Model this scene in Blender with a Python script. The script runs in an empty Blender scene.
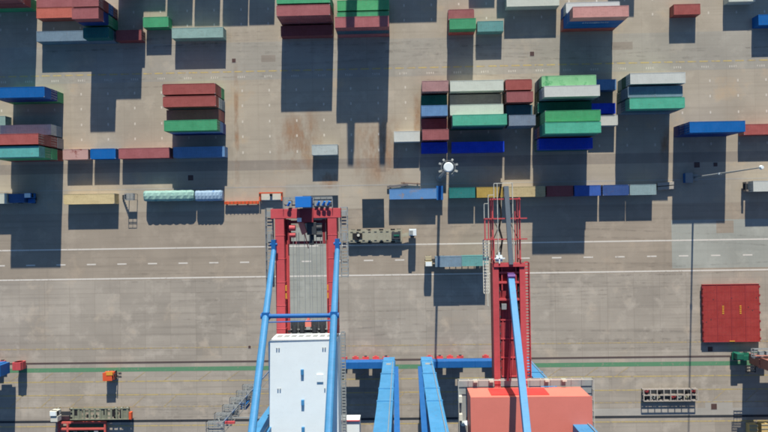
import bpy, bmesh, math, random
from mathutils import Vector, Matrix
random.seed(11)
sc = bpy.context.scene
C = sc.collection
R = math.radians

# ------------------------------------------------------------------ camera
cam_d = bpy.data.cameras.new('camera')
cam_d.sensor_width = 36.0
cam_d.lens = 36.0 * 674.0 / 768.0
cam_d.clip_start = 1.0
cam_d.clip_end = 6000.0
cam = bpy.data.objects.new('camera', cam_d)
C.objects.link(cam)
cam.matrix_world = Matrix(((0.99951385, 0.01634899, 0.02654771, 0.0),
                           (-0.01610628, 0.99982675, -0.00933067, 0.0),
                           (-0.02669566, 0.00889855, 0.999604, 160.0),
                           (0, 0, 0, 1)))
sc.camera = cam

# ------------------------------------------------------------------ light
SUN_EL = R(23.2)
SHADOW = Vector((-0.040, -1.0, 0)).normalized()      # direction in which shadows fall
to_sun = Vector((-SHADOW.x * math.cos(SUN_EL), -SHADOW.y * math.cos(SUN_EL), math.sin(SUN_EL)))
world = bpy.data.worlds.new('World')
sc.world = world
world.use_nodes = True
wn = world.node_tree.nodes
bg = wn['Background']
sky = wn.new('ShaderNodeTexSky')
sky.sky_type = 'NISHITA'
sky.sun_disc = False
sky.sun_elevation = SUN_EL
sky.sun_rotation = math.atan2(to_sun.x, to_sun.y)
sky.air_density = 1.0
sky.dust_density = 0.4
sky.ozone_density = 5.0
world.node_tree.links.new(sky.outputs[0], bg.inputs[0])
bg.inputs[1].default_value = 0.085
sun_d = bpy.data.lights.new('sun', 'SUN')
sun_d.energy = 5.0
sun_d.angle = R(0.5)
sun_d.color = (1.0, 0.93, 0.82)
sun = bpy.data.objects.new('sun', sun_d)
C.objects.link(sun)
sun.rotation_euler = to_sun.to_track_quat('Z', 'Y').to_euler()
sc.view_settings.view_transform = 'Standard'
sc.view_settings.look = 'None'
sc.view_settings.gamma = 1.0
sc.view_settings.use_curve_mapping = False
sc.view_settings.exposure = 0.55
sc.cycles.filter_width = 1.8

# ------------------------------------------------------------------ materials
def srgb(r, g, b, k=1.0):
    def f(c):
        c /= 255.0
        return (c / 12.92 if c <= 0.04045 else ((c + 0.055) / 1.055) ** 2.4) * k
    return (f(r), f(g), f(b), 1.0)

class NT:
    """small helper round a material's node tree"""
    def __init__(s, name, rough=0.8, metal=0.0, spec=0.3):
        s.m = bpy.data.materials.new(name)
        s.m.use_nodes = True
        s.t = s.m.node_tree
        s.b = s.t.nodes['Principled BSDF']
        s.b.inputs['Roughness'].default_value = rough
        s.b.inputs['Metallic'].default_value = metal
        s.b.inputs['Specular IOR Level'].default_value = spec
    def n(s, typ, **kw):
        q = s.t.nodes.new(typ)
        for k, v in kw.items():
            if k in q.inputs.keys() and not hasattr(q, k):
                q.inputs[k].default_value = v
            else:
                setattr(q, k, v)
        return q
    def l(s, a, b): s.t.links.new(a, b)
    def coord(s, kind='Object', scale=(1, 1, 1), rand=False):
        tc = s.n('ShaderNodeTexCoord')
        mp = s.n('ShaderNodeMapping')
        mp.inputs['Scale'].default_value = scale
        s.l(tc.outputs[kind], mp.inputs['Vector'])
        if rand:
            oi = s.n('ShaderNodeObjectInfo')
            mul = s.n('ShaderNodeVectorMath', operation='SCALE')
            mul.inputs[0].default_value = (37.0, 91.0, 53.0)
            s.l(oi.outputs['Random'], mul.inputs['Scale'])
            s.l(mul.outputs[0], mp.inputs['Location'])
        return mp.outputs[0]
    def noise(s, co, scale, detail=4, rough=0.6):
        q = s.n('ShaderNodeTexNoise')
        q.inputs['Scale'].default_value = scale
        q.inputs['Detail'].default_value = detail
        q.inputs['Roughness'].default_value = rough
        s.l(co, q.inputs['Vector'])
        return q.outputs['Fac']
    def ramp(s, fac, p0, p1, c0=(0, 0, 0, 1), c1=(1, 1, 1, 1)):
        q = s.n('ShaderNodeValToRGB')
        q.color_ramp.elements[0].position = p0
        q.color_ramp.elements[0].color = c0
        q.color_ramp.elements[1].position = p1
        q.color_ramp.elements[1].color = c1
        s.l(fac, q.inputs[0])
        return q.outputs[0]
    def mix(s, fac, a, b, mode='MIX'):
        q = s.n('ShaderNodeMix', data_type='RGBA', blend_type=mode)
        for sock, v in ((q.inputs[0], fac), (q.inputs[6], a), (q.inputs[7], b)):
            if hasattr(v, 'links') or hasattr(v, 'is_linked'):
                s.l(v, sock)
            else:
                sock.default_value = v
        return q.outputs[2]
    def mul(s, a, k):
        q = s.n('ShaderNodeMath', operation='MULTIPLY')
        s.l(a, q.inputs[0])
        if hasattr(k, 'is_linked'): s.l(k, q.inputs[1])
        else: q.inputs[1].default_value = k
        return q.outputs[0]
    def out(s, col):
        if hasattr(col, 'is_linked'): s.l(col, s.b.inputs['Base Color'])
        else: s.b.inputs['Base Color'].default_value = col
        return s.m

MATS = {}
def paint(key, rgb, k=0.8, rough=0.55, wear=0.5, metal=0.0):
    """weathered paint: faded patches, grime and small rust spots"""
    if key in MATS: return MATS[key]
    s = NT(key, rough, metal)
    base = srgb(*rgb, k)
    fade = tuple(min(1, c * 1.25 + 0.02) for c in base[:3]) + (1,)
    dark = tuple(c * 0.68 for c in base[:3]) + (1,)
    co = s.coord(rand=True)
    c = s.mix(s.mul(s.ramp(s.noise(co, 0.45, 3), 0.35, 0.7), 0.55 * wear + .1), base, fade)
    st = s.coord(scale=(0.8, 5.0, 0.8), rand=True)
    c = s.mix(s.mul(s.ramp(s.noise(st, 0.9, 5, .7), 0.5, 0.75), 0.75 * wear), c, dark)
    c = s.mix(s.mul(s.ramp(s.noise(co, 2.3, 6, .7), 0.57, 0.70), 0.6 * wear), c, srgb(110, 78, 62))
    st2 = s.coord(scale=(3.2, 0.35, 0.35), rand=True)
    c = s.mix(s.mul(s.ramp(s.noise(st2, 1.0, 4, .6), 0.5, 0.8), 0.5 * wear), c, fade)
    oi = s.n('ShaderNodeObjectInfo')
    hv = s.n('ShaderNodeHueSaturation')
    mr = s.n('ShaderNodeMapRange'); mr.inputs[3].default_value = 1 - .14 * wear; mr.inputs[4].default_value = 1 + .14 * wear
    s.l(oi.outputs['Random'], mr.inputs[0]); s.l(mr.outputs[0], hv.inputs['Value']); s.l(c, hv.inputs['Color']); c = hv.outputs[0]
    MATS[key] = s.out(c)
    return MATS[key]

def rustpaint(key, rgb, spot, k=0.8):
    s = NT(key, 0.7)
    co = s.coord(rand=True)
    base = srgb(*rgb, k)
    c = s.mix(s.mul(s.ramp(s.noise(co, 0.5, 3), .35, .7), .4), base, tuple(min(1, x * 1.2 + .03) for x in base[:3]) + (1,))
    c = s.mix(s.mul(s.ramp(s.noise(co, 0.55, 6, .65), 0.56, 0.66), 0.85), c, spot)
    MATS[key] = s.out(c)
    return MATS[key]

CC = {'rose': (162, 96, 97),
      'red': (164, 86, 80),
      'orange_red': (190, 104, 88),
      'maroon': (142, 76, 76),
      'brown': (206, 128, 114),
      'green': (70, 160, 112),
      'green2': (74, 168, 112),
      'mintgreen': (82, 176, 146),
      'darkgreen': (20, 104, 84),
      'teal': (36, 118, 114),
      'darkteal': (54, 98, 116),
      'aqua': (98, 180, 174),
      'mint': (146, 178, 170),
      'turq': (108, 166, 162),
      'slate': (118, 142, 158),
      'slateblue': (104, 146, 188),
      'slategrey': (116, 132, 150),
      'navy': (20, 62, 134),
      'blue': (0, 100, 172),
      'royal': (8, 68, 205),
      'periwinkle': (60, 92, 152),
      'pink': (198, 146, 138),
      'dustypink': (166, 128, 126),
      'cream': (206, 212, 198),
      'white': (210, 214, 206),
      'palegrey': (182, 192, 188),
      'greybrown': (176, 168, 152),
      'yellow': (206, 188, 142),
      'ochre': (186, 158, 80),
      'greymint': (140, 164, 166),
      'grey': (140, 145, 148), 'blueviolet': (58, 98, 176)}
for k_, v_ in CC.items():
    paint('paint_' + k_, v_, wear=0.8 if k_ not in ('white', 'cream', 'blue') else 0.35)
rustpaint('paint_palegreen', (130, 190, 140), srgb(40, 130, 80))
rustpaint('paint_palepink', (196, 158, 150), srgb(128, 66, 60))
rustpaint('paint_tarp', (95, 145, 195), srgb(150, 128, 105))
rustpaint('tarp_mint', (150, 190, 178), srgb(84, 138, 134))
rustpaint('tarp_blue', (150, 178, 200), srgb(64, 110, 165))

CRANE_BLUE = paint('crane_blue', (64, 134, 182), k=.85, wear=0.6)
CRANE_DEEP = paint('crane_deep_blue', (24, 96, 162), k=.85, wear=0.4)
CRANE_RED = paint('crane_red', (200, 82, 86), k=.8, wear=0.5)
CRANE_DKRED = paint('crane_dark_red', (150, 56, 62), k=.8, wear=0.5)
SALMON = paint('salmon_paint', (224, 128, 112), k=.8, wear=0.12)
WHITE = paint('white_paint', (226, 236, 236), k=.9, wear=0.10, rough=.5)
STEEL = paint('galvanised_steel', (150, 156, 156), k=.8, wear=0.5)
DARK = paint('dark_steel', (58, 62, 66), wear=0.5)
RUBBER = paint('rubber', (34, 35, 38), wear=0.2, rough=.9)
GLASS = paint('dark_glass', (20, 28, 36), rough=.15, wear=0)
ORANGE = paint('orange_paint', (224, 92, 52), wear=0.3)
CREAM = paint('cream_paint', (214, 214, 200), wear=0.3)
OLIVE = paint('olive_deck', (170, 168, 146), wear=0.9)
YELLOWP = paint('yellow_paint', (222, 160, 60), wear=0.3)
BROWNRED = paint('brown_red_paint', (150, 100, 88), wear=0.5)
GREENP = paint('green_paint', (24, 104, 84), wear=0.4)
CONCRETE_BLOCK = paint('block_concrete', (176, 170, 158), wear=0.4)
WOOD = paint('tan_board', (202, 176, 118), wear=0.5)
BLUEBOX = paint('bright_blue_paint', (28, 120, 205), k=.85, wear=0.15)

# ------------------------------------------------------------------ mesh helpers
class MB:
    def __init__(s): s.v = []; s.f = []; s.mi = []
    def add(s, vs, fs, mi=0):
        o = len(s.v); s.v += [tuple(p) for p in vs]
        s.f += [tuple(i + o for i in f) for f in fs]; s.mi += [mi] * len(fs)
        return s
    def box(s, x0, x1, y0, y1, z0, z1, mi=0):
        vs = [(x, y, z) for z in (z0, z1) for y in (y0, y1) for x in (x0, x1)]
        return s.add(vs, [(0, 2, 3, 1), (4, 5, 7, 6), (0, 1, 5, 4), (1, 3, 7, 5), (3, 2, 6, 7), (2, 0, 4, 6)], mi)
    def bar(s, a, b, w, h=None, mi=0):
        """rectangular bar from a to b"""
        a = Vector(a); b = Vector(b); h = w if h is None else h
        d = (b - a).normalized()
        up = Vector((0, 0, 1)) if abs(d.z) < 0.95 else Vector((0, 1, 0))
        sx = d.cross(up).normalized() * w / 2; sy = sx.cross(d).normalized() * h / 2
        vs = [p + i * sx + j * sy for p in (a, b) for i, j in ((-1, -1), (1, -1), (1, 1), (-1, 1))]
        return s.add(vs, [(3, 2, 1, 0), (4, 5, 6, 7), (0, 1, 5, 4), (1, 2, 6, 5), (2, 3, 7, 6), (3, 0, 4, 7)], mi)
    def tube(s, a, b, r, r2=None, n=12, mi=0):
        a = Vector(a); b = Vector(b); r2 = r if r2 is None else r2
        d = (b - a).normalized()
        up = Vector((0, 0, 1)) if abs(d.z) < 0.95 else Vector((0, 1, 0))
        u = d.cross(up).normalized(); w = u.cross(d)
        vs = [p + (u * math.cos(2 * math.pi * k / n) + w * math.sin(2 * math.pi * k / n)) * q for p, q in ((a, r), (b, r2)) for k in range(n)]
        fs = [(k, (k + 1) % n, n + (k + 1) % n, n + k) for k in range(n)] + [tuple(range(n - 1, -1, -1)), tuple(range(n, 2 * n))]
        return s.add(vs, fs, mi)
    def prism(s, poly, z0, z1, mi=0):
        n = len(poly)
        vs = [(x, y, z0) for x, y in poly] + [(x, y, z1) for x, y in poly]
        fs = [(k, (k + 1) % n, n + (k + 1) % n, n + k) for k in range(n)] + [tuple(range(n - 1, -1, -1)), tuple(range(n, 2 * n))]
        return s.add(vs, fs, mi)
    def xprism(s, poly, x0, x1, mi=0):
        """profile in y,z pushed along x"""
        n = len(poly)
        vs = [(x0, y, z) for y, z in poly] + [(x1, y, z) for y, z in poly]
        fs = [(k, (k + 1) % n, n + (k + 1) % n, n + k) for k in range(n)] + [tuple(range(n - 1, -1, -1)), tuple(range(n, 2 * n))]
        return s.add(vs, fs, mi)
    def mesh(s, name, mats):
        me = bpy.data.meshes.new(name)
        me.from_pydata(s.v, [], s.f)
        for m in mats: me.materials.append(m)
        me.polygons.foreach_set('material_index', s.mi)
        bm = bmesh.new(); bm.from_mesh(me); bmesh.ops.recalc_face_normals(bm, faces=bm.faces); bm.to_mesh(me); bm.free()
        return me
    def build(s, name, mats, parent=None, bevel=0):
        if not isinstance(mats, (list, tuple)): mats = [mats]
        o = bpy.data.objects.new(name, s.mesh(name, mats)); C.objects.link(o)
        if parent: o.parent = parent
        if bevel:
            m = o.modifiers.new('bevel', 'BEVEL'); m.width = bevel; m.segments = 2; m.limit_method = 'ANGLE'
        return o

def tag(o, label=None, cat=None, group=None, kind=None):
    for k, v in (('label', label), ('category', cat), ('group', group), ('kind', kind)):
        if v: o[k] = v
    return o
def thing(name, loc, label, cat, rz=0, group=None):
    o = bpy.data.objects.new(name, None); C.objects.link(o)
    o.empty_display_size = .5
    o.location = loc; o.rotation_euler.z = rz
    return tag(o, label, cat, group)
def child(name, mesh, parent, mats=None):
    o = bpy.data.objects.new(name, mesh); C.objects.link(o); o.parent = parent
    if mats:
        for i, m in enumerate(mats):
            o.material_slots[i].link = 'OBJECT'; o.material_slots[i].material = m
    return o
def copy_tree(o, parent=None):
    kids = list(o.children)
    c = o.copy(); C.objects.link(c)
    if parent: c.parent = parent
    for ch in kids: copy_tree(ch, c)
    return c
# ------------------------------------------------------------------ the setting
def sheet(name, x0, x1, y0, y1, z, mat, kind='structure'):
    o = MB().add([(x0, y0, z), (x1, y0, z), (x1, y1, z), (x0, y1, z)], [(0, 1, 2, 3)]).build(name, mat)
    return tag(o, kind=kind)

def paving(key, rgb, k, slab, joint=0.5, stain=0.5, warm=(190, 160, 120), streak=0.5, tone=.05, blotch=.4):
    s = NT(key, 0.9, spec=0.2)
    w = s.coord('Generated')            # replaced below by world position
    geo = s.n('ShaderNodeNewGeometry')
    pos = geo.outputs['Position']
    base = srgb(*rgb, k)
    c = s.mix(s.ramp(s.noise(pos, 0.06, 5, .6), .32, .68), tuple(x * .86 for x in base[:3]) + (1,), tuple(min(1, x * 1.12) for x in base[:3]) + (1,))
    # slab to slab tone
    br = s.n('ShaderNodeTexBrick')
    br.offset = 0.0; br.squash = 1.0
    br.inputs['Color1'].default_value = (1 - tone,) * 3 + (1,); br.inputs['Color2'].default_value = (1 + tone,) * 3 + (1,)
    br.inputs['Mortar'].default_value = (.80, .79, .78, 1)
    br.inputs['Scale'].default_value = 1.0
    br.inputs['Mortar Size'].default_value = 0.055
    br.inputs['Mortar Smooth'].default_value = 0.4
    br.inputs['Brick Width'].default_value = slab[0]; br.inputs['Row Height'].default_value = slab[1]
    mp = s.n('ShaderNodeMapping'); mp.inputs['Location'].default_value = (slab[2], slab[3], 0)
    s.l(pos, mp.inputs['Vector']); s.l(mp.outputs[0], br.inputs['Vector'])
    c = s.mix(joint, c, s.mix(1.0, c, br.outputs['Color'], 'MULTIPLY'))
    # tyre and drip streaks running along the traffic, and across
    for sc_, fac, p0, p1 in (((0.025, 1.1, 1), .55, .5, .68), ((0.9, 0.03, 1), .35, .55, .72)):
        m2 = s.n('ShaderNodeMapping'); m2.inputs['Scale'].default_value = sc_
        s.l(pos, m2.inputs['Vector'])
        f = s.mul(s.ramp(s.noise(m2.outputs[0], 1.0, 5, .65), p0, p1), fac * streak)
        c = s.mix(f, c, tuple(x * .66 for x in base[:3]) + (1,))
    # pale worn blotches, rust coloured stains
    c = s.mix(s.mul(s.ramp(s.noise(pos, 0.22, 6, .65), .52, .66), blotch), c, tuple(min(1, x * 1.28 + .02) for x in base[:3]) + (1,))
    c = s.mix(s.mul(s.ramp(s.noise(pos, 0.11, 5, .7), .56, .70), .55 * stain), c, srgb(*warm, k))
    c = s.mix(s.mul(s.ramp(s.noise(pos, 0.7, 8, .75), .60, .70), .35), c, tuple(x * .6 for x in base[:3]) + (1,))
    c = s.mix(s.mul(s.ramp(s.noise(pos, 6.0, 3, .6), .35, .75), .22), c, tuple(x * .7 for x in base[:3]) + (1,))
    return s.out(c)

YARD = paving('yard_concrete', (178, 168, 150), .87, (6.5, 5.6, 1.3, 2.2), .55, .8)
YARDGREY = paving('yard_grey_concrete', (170, 165, 152), .87, (6.5, 5.6, 1.3, 2.2), .45, .35)
ROAD = paving('road_asphalt', (160, 149, 133), .95, (40, 20, 0, 0), .2, .25, streak=.9)
APRON = paving('apron_concrete', (162, 154, 141), 1.0, (6.1, 5.0, 0.8, 1.0), .9, .35, streak=1.0, tone=.10, blotch=.65)
STRIP = paving('strip_asphalt', (156, 147, 134), .87, (40, 20, 0, 0), .2, .1, streak=.7)
PALE = paving('pale_patch_concrete', (168, 170, 160), .90, (6.5, 20, 0, 0), .3, .1)
PALE2 = paving('pale_kerb_concrete', (182, 178, 168), .85, (6.5, 20, 0, 0), .4, .2)
SHADOWPATCH = paving('painted_shadow_patch', (44, 60, 74), .7, (40, 20, 0, 0), .1, .0)  # dark bluish ground tone, cast shadow painted as colour

sheet('ground', -1500, 1500, -68, 2500, 0.0, YARD)
def band(name, y0, y1, z, mat, x0=-600, x1=600): return sheet(name, x0, x1, y0, y1, z, mat)
band('pavement', 14.0 + 20.6, 43.6, 0.004, YARDGREY)                 # grey lane of the stacking yard
band('road', -12.9, 3.3, 0.004, ROAD)
band('pavement', -68, -12.9, 0.004, APRON)
band('pavement', 12.9, 15.3, 0.004, STRIP)
sheet('pavement', 63.2, 130, -11.9, -0.6, 0.008, PALE)
sheet('pavement', 73.6, 77.6, -3.8, -0.9, 0.012, ROAD)
sheet('pavement', -28.6, -15.8, -26.3, -0.9, 0.008, PALE)
sheet('pavement', -9.4, -4.2, -1.3, 5.6, 0.008, SHADOWPATCH)  # painted shadow rectangle, its caster is not built
sheet('pavement', -23.6, -15.1, -2.0, 6.6, 0.012, SHADOWPATCH)  # second painted shadow rectangle, under the end of the left crane
sheet('pavement', -27.6, -14.9, 4.9, 9.4, 0.008, YARDGREY)
sheet('pavement', 70.2, 76.5, -45.0, -42.9, .0085, PALE2)
band('kerb', -46.35, -44.6, 0.008, PALE2, 42, 600)
# rust coloured run-off stains of the yard, each a thin worn sheet
RUST = NT('rust_stain', .95)
pos_ = RUST.n('ShaderNodeNewGeometry').outputs['Position']
m2_ = RUST.n('ShaderNodeMapping'); m2_.inputs['Scale'].default_value = (.9, .35, 1); RUST.l(pos_, m2_.inputs['Vector'])
RUST.out(srgb(186, 142, 104, .85))
g_ = RUST.n('ShaderNodeTexCoord').outputs['Generated']
sp_ = RUST.n('ShaderNodeSeparateXYZ'); RUST.l(g_, sp_.inputs[0])
def bump_(o):                       # 4 u (1 - u): the stain thins out towards the sheet's edges
    a = RUST.n('ShaderNodeMath', operation='SUBTRACT'); a.inputs[0].default_value = 1.0; RUST.l(o, a.inputs[1])
    return RUST.mul(RUST.mul(o, a.outputs[0]), 4.0)
RUST.l(RUST.mul(RUST.mul(RUST.ramp(RUST.noise(m2_.outputs[0], .45, 5, .65), .40, .72), .75), RUST.mul(bump_(sp_.outputs[0]), bump_(sp_.outputs[1]))), RUST.b.inputs['Alpha'])
for x0, x1, y0, y1 in ((-30.0, -18.0, 11.5, 28.0), (-39.8, -38.5, 8.0, 40.0), (-12.0, 1.4, 8, 26), (-20.0, -14.5, 8.0, 12.5), (3.0, 5.2, 16, 33), (60.8, 63.4, 12, 22)):
    n_ = 2
    top = [(x0 + (x1 - x0) * i / n_, y1 + 0) for i in range(n_ + 1)]
    bot = [(x0 + (x1 - x0) * i / n_, y0 + 0) for i in range(n_ + 1)]
    pts = [(a, b, .0105) for a, b in bot + top[::-1]]
    tag(MB().add(pts, [tuple(range(len(pts)))]).build('pavement', RUST.m), kind='structure')
# water beyond the quay edge
WATER = NT('sea_water', .12, spec=.5)
WATER.out(srgb(44, 74, 78, .6))
tag(MB().add([(-1500, -2500, -2.5), (1500, -2500, -2.5), (1500, -68, -2.5), (-1500, -68, -2.5)], [(0, 1, 2, 3)]).build('water', WATER.m), kind='structure')
tag(MB().box(-1500, 1500, -69.2, -67.9, -12, .25).build('quay', paint('quay_concrete', (150, 146, 138))), kind='structure')

def linemat(key, rgb, worn):
    s = NT(key, .8)
    pos = s.n('ShaderNodeNewGeometry').outputs['Position']
    f = s.ramp(s.noise(pos, 1.3, 6, .7), worn, worn + .16)
    return s.out(s.mix(f, srgb(*rgb, .85), srgb(160, 149, 134, .85)))
WHITEL = linemat('white_line_paint', (226, 220, 208), .56)
YELLOWL = linemat('yellow_line_paint', (200, 179, 116), .48)
YFAINT = linemat('faint_yellow_line_paint', (190, 170, 120), .42)
GREENL = linemat('green_lane_paint', (96, 146, 110), .56)
SLOTL = linemat('slot_number_paint', (206, 200, 186), .50)
RAILM = paint('rail_steel', (96, 84, 80), wear=.4)

def marking(x0, x1, y, w, mat, z=.016):
    return sheet('road_marking', x0, x1, y - w / 2, y + w / 2, z, mat)
for x0, x1 in ((-600, -20), (-16, 600)): marking(x0, x1, -5.35, .30, WHITEL)
marking(-600, 600, -12.5, .34, WHITEL)
x = -98.0
while x < 100:
    marking(x, x + 2.2, -9.0, .30, WHITEL); x += 7.4
x = -100.0
while x < 110:
    marking(x, x + 2.0, 36.6, .30, YELLOWL); x += 2.75
x = -96.8
while x < 100:                       # small white slot numbers beside the lane
    for q in range(4): marking(x + q * .5, x + q * .5 + .25, 35.3, .5, SLOTL)
    x += 6.45
marking(-600, 600, 8.9, .22, PALE2)
for y, m, w in ((-29.2, YFAINT, .26), (-37.1, YELLOWL, .26), (-40.3, YELLOWL, .24), (-43.2, YFAINT, .24), (-47.7, YELLOWL, .26)):
    marking(-600, 600, y, w, m)
sheet('road_marking', -600, 600, -34.75, -33.75, .014, GREENL)
for i in range(26):                  # slanting hatch strokes south of the green lane
    x = -95 + i * 7.6 + random.uniform(-.6, .6)
    for (ya, yb) in ((-36.9, -34.9), (-43.0, -40.5)):
        if random.random() < .35: continue
        MBq = MB().add([(x, ya, .02), (x + .3, ya, .02), (x + 3.2, yb, .02), (x + 2.9, yb, .02)], [(0, 1, 2, 3)])
        tag(MBq.build('road_marking', YFAINT), kind='structure')
# yard ground marks: corner dots of the container slots
DOTM = linemat('corner_mark_paint', (214, 206, 190), .6)
dots = MB()
for gx in range(-15, 15):
    X = gx * 6.5 + 1.3
    for Y in (17.2, 21, 24.6, 28.4, 32, 48, 51.5):
        dots.add([(X - .16, Y - .3, .018), (X + .16, Y - .3, .018), (X + .16, Y + .3, .018), (X - .16, Y + .3, .018)], [(0, 1, 2, 3)])
tag(dots.build('road_marking', DOTM), kind='structure')
# crane rail in its slot, and the cable trench
for nm, y, w, mt in (('rail_slot', -32.6, .42, RAILM), ('cable_trench', -46.55, .55, DARK)):
    tag(MB().box(-600, 600, y - w / 2, y + w / 2, 0.002, .03).build(nm, mt), kind='structure')
tag(MB().box(-600, 600, -63.9, -63.5, .002, .04).build('rail_slot', RAILM), kind='structure')
# drain covers
COVER = paint('cast_iron_cover', (92, 70, 66), wear=.7)
for x, y, w, lab in ((-50.4, 11.4, 1.3, 'square rusty drain cover in shade under the faded blue container'), (69.4, 12.3, 1.3, 'square drain cover in shade north of the thin lamp mast'),
                (73.7, 12.3, .9, 'small drain cover right of the square one by the thin mast'), (72.2, -44.3, 1.3, 'square rusty drain cover beside the pale concrete kerb'),
                (71.6, -30.9, 1.1, 'small square cover just south of the red hatch cover'), (-36.8, -29.2, .6, 'tiny round dark cover left of the white crane house'),
                (31.4, 39.3, 1.0, 'small dark drain cover above the yellow dashes'), (-39.6, 39.3, .9, 'small drain cover in shade of the lone mint container')):
    t = thing('drain_cover', (x, y, 0), lab, 'drain cover', group='drain covers let into the paving')
    MB().box(-w / 2 - .12, w / 2 + .12, -w / 2 - .12, w / 2 + .12, .0, .022).build('frame', CONCRETE_BLOCK, t)
    b_ = MB().box(-w / 2, w / 2, -w / 2, w / 2, .022, .05)
    for q in range(5): b_.box(-w / 2 + .08, w / 2 - .08, -w / 2 + .1 + q * w / 5, -w / 2 + .16 + q * w / 5, .05, .06)
    b_.build('lid', COVER, t)

TYRE = NT('tyre_mark', .9)
tp_ = TYRE.n('ShaderNodeNewGeometry').outputs['Position']
TYRE.out(srgb(84, 78, 74, .8))
TYRE.l(TYRE.mul(TYRE.ramp(TYRE.noise(tp_, .5, 5, .7), .45, .68), .17), TYRE.b.inputs['Alpha'])
def tyre_arc(pts, w=.34):
    m = MB(); vs = []
    for i, (x, y) in enumerate(pts):
        a = pts[max(0, i - 1)]; b = pts[min(len(pts) - 1, i + 1)]
        d = Vector((b[0] - a[0], b[1] - a[1], 0)).normalized(); n = Vector((-d.y, d.x, 0)) * w / 2
        vs += [(x + n.x, y + n.y, 0), (x - n.x, y - n.y, 0)]
    return vs
rt = random.Random(5)
zt = .0115
for k in range(46):                                  # pairs of worn wheel tracks along the traffic
    x0 = rt.uniform(-100, 90); L = rt.uniform(14, 60); y0 = rt.choice((rt.uniform(-12, 4.5), rt.uniform(-31, -13), rt.uniform(33, 43), rt.uniform(-31, -13), rt.uniform(-46, -36)))
    dy = rt.uniform(-2.2, 2.2); q = MB()
    for off in (0, 1.9):
        pts = [(x0 + L * i / 14, y0 + off + dy * (3 * (i / 14) ** 2 - 2 * (i / 14) ** 3)) for i in range(15)]
        vs = [(a, b, .010 + .0001 * k) for a, b, c in tyre_arc(pts)]
        q.add(vs, [(2 * i, 2 * i + 1, 2 * i + 3, 2 * i + 2) for i in range(14)])
    tag(q.build('tyre_mark', TYRE.m), kind='structure')
for (x, y, w, h_, m_) in ((-33, 38.8, 3.4, 1.6, STRIP), (-6.0, 12.0, 2.4, 1.2, STRIP), (50, 39.8, 5, 1.8, STRIP)):
    sheet('pavement', x, x + w, y, y + h_, .0085, m_)
# ------------------------------------------------------------------ containers
def container_mesh(L, H):
    W = 2.438
    m = MB()
    for s in (-1, 1):
        for q in (-1, 1):
            for z in (0, H - .118):
                a, b = sorted((s * (L / 2 - .178), s * L / 2)); c, d = sorted((q * (W / 2 - .162), q * W / 2))
                m.box(a, b, c, d, z, z + .118, mi=1)
    # roof with low transverse ribs between two side rails
    n = int(L / 0.30); x0, x1 = -L / 2 + .14, L / 2 - .14
    prof = []
    for i in range(n):
        a = x0 + (x1 - x0) * i / n; w = (x1 - x0) / n
        prof += [(a, H - .055), (a + w * .5, H - .055), (a + w * .6, H - .025), (a + w * .9, H - .025)]
    prof.append((x1, H - .055))
    vs = []
    for x, z in prof: vs += [(x, -W / 2 + .07, z), (x, W / 2 - .07, z)]
    m.add(vs, [(2 * i, 2 * i + 2, 2 * i + 3, 2 * i + 1) for i in range(len(prof) - 1)])
    # corrugated long sides
    for s in (-1, 1):
        n = int(L / 0.42); pts = []
        for i in range(n):
            a = x0 + (x1 - x0) * i / n; w = (x1 - x0) / n
            pts += [(a, 0), (a + w * .3, 0), (a + w * .5, .045), (a + w * .8, .045)]
        pts.append((x1, 0))
        vs = []
        for x, d in pts:
            y = s * (W / 2 - .03 - d); vs += [(x, y, .15), (x, y, H - .09)]
        m.add(vs, [(2 * i, 2 * i + 2, 2 * i + 3, 2 * i + 1) for i in range(len(pts) - 1)])
        ya, yb = sorted((s * (W / 2 - .09), s * W / 2 * .998))
        m.box(-L / 2 + .15, L / 2 - .15, ya, yb, H - .09, H - .012)
        m.box(-L / 2 + .15, L / 2 - .15, ya, yb, .03, .16)
    # blind end at +x
    m.box(L / 2 - .11, L / 2 - .05, -W / 2 + .15, W / 2 - .15, .12, H - .1)
    for k in range(6): m.box(L / 2 - .05, L / 2 - .015, -W / 2 + .3 + k * .34, -W / 2 + .46 + k * .34, .18, H - .2)
    # floor, end rails
    m.box(-L / 2 + .1, L / 2 - .1, -W / 2 + .1, W / 2 - .1, .1, .15)
    for s in (-1, 1):
        a, b = sorted((s * (L / 2 - .14), s * L / 2 * .9995))
        m.box(a, b, -W / 2 + .17, W / 2 - .17, H - .12, H - .012)
        m.box(a, b, -W / 2 + .17, W / 2 - .17, .02, .16)
        for q in (-1, 1):
            c, d = sorted((q * (W / 2 - .16), q * W / 2 * .998))
            m.box(a, b, c, d, .12, H - .12)
    return m
def door_mesh(L, H, q):
    m = MB(); W = 2.438
    a, b = sorted((q * .015, q * (W / 2 - .17)))
    m.box(-L / 2 + .02, -L / 2 + .07, a, b, .17, H - .13)
    for y in (.3, .85):
        m.tube((-L / 2 - .0, q * y, .12), (-L / 2 - .0, q * y, H - .1), .03, n=6, mi=1)
        m.box(-L / 2 - .03, -L / 2 + .03, min(q * y, q * (y + .28)), max(q * y, q * (y + .28)), 1.05, 1.12, mi=1)
    return m
CM = {}
def meshes(L, H):
    key = (L, H)
    if key not in CM:
        dummy = MATS['paint_grey']
        CM[key] = (container_mesh(L, H).mesh('body', [dummy, STEEL]),
                   door_mesh(L, H, -1).mesh('door', [dummy, STEEL]), door_mesh(L, H, 1).mesh('door', [dummy, STEEL]))
    return CM[key]
def container(x, y, z, L, H, colour, label, group, rz=0.0, flip=False, name='shipping_container'):
    t = thing(name, (x, y, z), label, 'container', rz + (math.pi if flip else 0), group)
    b, d1, d2 = meshes(L, H)
    mt = MATS['paint_' + colour]
    child('body', b, t, [mt, mt if random.random() < .5 else STEEL])
    child('door', d1, t, [mt, STEEL]); child('door', d2, t, [mt, STEEL])
    return t
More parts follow.
